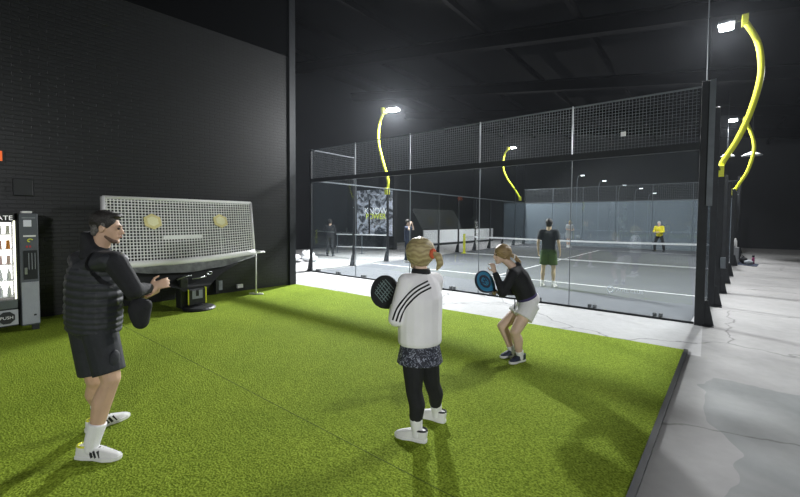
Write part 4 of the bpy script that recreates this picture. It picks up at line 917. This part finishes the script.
# ---------------------------------------------------------------- people on the court (simple joint template, own poses)
def template(base, fwd, h=1.75, arms='down', lean=0.0, stance=.13, bend=0.0, step=0.0):
    b = V(base); F = V(fwd).normalized(); R_ = F.cross(UP).normalized(); k = h/1.75
    P = lambda f, r_, z: b+(F*f+R_*r_+UP*z)*k
    hz = .93-bend*.25; L = lean
    J = dict(pelvis=P(0, 0, hz), waist=P(L*.3, 0, hz+.16), chest=P(L*.7, 0, hz+.37), neck=P(L*1.1, 0, hz+.55-L*.15), head=P(L*1.4+.02, 0, hz+.705-L*.3))
    for s_, n_ in ((1, 'R'), (-1, 'L')):
        J['sh'+n_] = P(L*1.0, .185*s_, hz+.50-L*.12); J['hip'+n_] = P(0, .09*s_, hz-.03)
        st = step*s_; J['kn'+n_] = P(.08*bend*3+st*.5+.02, (stance*.9)*s_, .49-bend*.04); J['an'+n_] = P(st-.02, stance*s_, .09)
        J['toe'+n_] = P(st+.19, (stance+.03)*s_, .03); J['he'+n_] = P(st-.08, stance*s_, .03)
        if arms == 'down': J['el'+n_] = P(L-.05, .25*s_, hz+.22); J['wr'+n_] = P(L+.05, .27*s_, hz-.02); J['ha'+n_] = P(L+.08, .27*s_, hz-.11)
        elif arms == 'front': J['el'+n_] = P(L+.04, .25*s_, hz+.24); J['wr'+n_] = P(L+.26, .12*s_, hz+.20); J['ha'+n_] = P(L+.34, .07*s_, hz+.20)
        elif arms == 'up': J['el'+n_] = P(L+.16, .26*s_, hz+.42); J['wr'+n_] = P(L+.16, .12*s_, hz+.64); J['ha'+n_] = P(L+.14, .06*s_, hz+.72)
    return J
def court_player(label, base, fwd, skin, hair, top, bottom, legs='shorts', sleeves='short', shoes='shoe_white', extra=None, vox=.014, **kw_):
    J = template(base, fwd, **kw_); T = make_person(label, J, V(fwd), M[skin], vox=vox, hands=dict(R=(-V(fwd)*.2+V((0, 0, .1))+V(fwd).cross(UP), V(fwd), .5), L=(-V(fwd).cross(UP), V(fwd), .5)))
    J = T.J; hair_cap(T, M[hair], e=.018, back=.022, top=.04, extra=lambda B, H, F, r, u, hx: B.hull(icos((.088, .055, .06), H-F*.04+u*.01, hx)+icos((.070, .045, .03), H-F*.055-u*.06, hx)))
    B = Blob(); B.loft([tring(J, -.04, .178, .135), tring(J, .33, .168, .128), tring(J, .66, .185, .138), tring(J, .84, .165, .11), tring(J, .95, .085, .07)]); B.hull(shoulders(J, .012)+tring(J, .80, .16, .10))
    for k in 'LR':
        if sleeves == 'short': B.cone(J['sh'+k], J['sh'+k].lerp(J['el'+k], .75), .075, .070)
        else: B.chain([J['sh'+k], J['el'+k]], [.07, .058]); B.cone(J['el'+k].lerp(J['wr'+k], -.05), J['wr'+k], .058, .042)
    B.make('shirt' if sleeves == 'short' else 'sweater', M[top], T.t, .012, 2)
    if legs == 'shorts': shorts(T, M[bottom], f=.80, hem=.112, vox=.012)
    else:
        B = Blob(); B.loft([tring(J, .10, .165, .125), tring(J, -.12, .165, .125)])
        for k in 'LR': B.chain([J['hip'+k], J['kn'+k]], [.105, .075]); B.cone(J['kn'+k].lerp(J['an'+k], -.05), J['an'+k]+UP*.01, .078, .062)
        B.make('trousers', M[bottom], T.t, .012, 2)
    for k in 'LR':
        if legs == 'shorts': sock(T, k, M['sock'], .08)
        shoe(T, k, M[shoes], M['shoe_white'] if shoes == 'shoe_white' else M['shoe_black'], z0=.008)
    return T
court_player('man in a dark t-shirt and green shorts on the court, seen from behind', (-3.12, 2.15, 0.0), (-.10, 1, 0), 'skin_mid', 'hair_dark', 'cloth_charcoal', 'cloth_green', h=1.78, arms='down', stance=.14)
court_player('player in navy top and white sleeves raising both hands by the left court fence', (-9.45, 4.35, 0), (.95, .30, 0), 'skin_pale', 'hair_dark', 'cloth_navy', 'cloth_navy', h=1.74, arms='up', sleeves='short', legs='trousers', vox=.016)
court_player('fair-haired player in pale grey sportswear beyond the net, leaning forward', (-6.95, 18.3, 0), (.75, -.66, 0), 'skin_pale', 'hair_blonde', 'cloth_pale', 'cloth_pale', h=1.76, arms='front', lean=.10, step=.10, vox=.016)
court_player('player in a bright yellow sweater and black trousers beyond the net', (-2.03, 18.4, 0), (-.3, -.95, 0), 'skin_pale', 'hair_white', 'cloth_yellow', 'cloth_black', legs='trousers', sleeves='long', shoes='shoe_black', h=1.78, arms='front', lean=.07, stance=.22, bend=.15, step=.05, vox=.016)
court_player('person dressed all in black standing in the corridor beside the barrier', (-13.75, 4.0, 0), (-.6, .8, 0), 'skin_pale', 'hair_dark', 'cloth_black', 'cloth_black', legs='trousers', sleeves='long', shoes='shoe_black', h=1.72, arms='front', vox=.016)
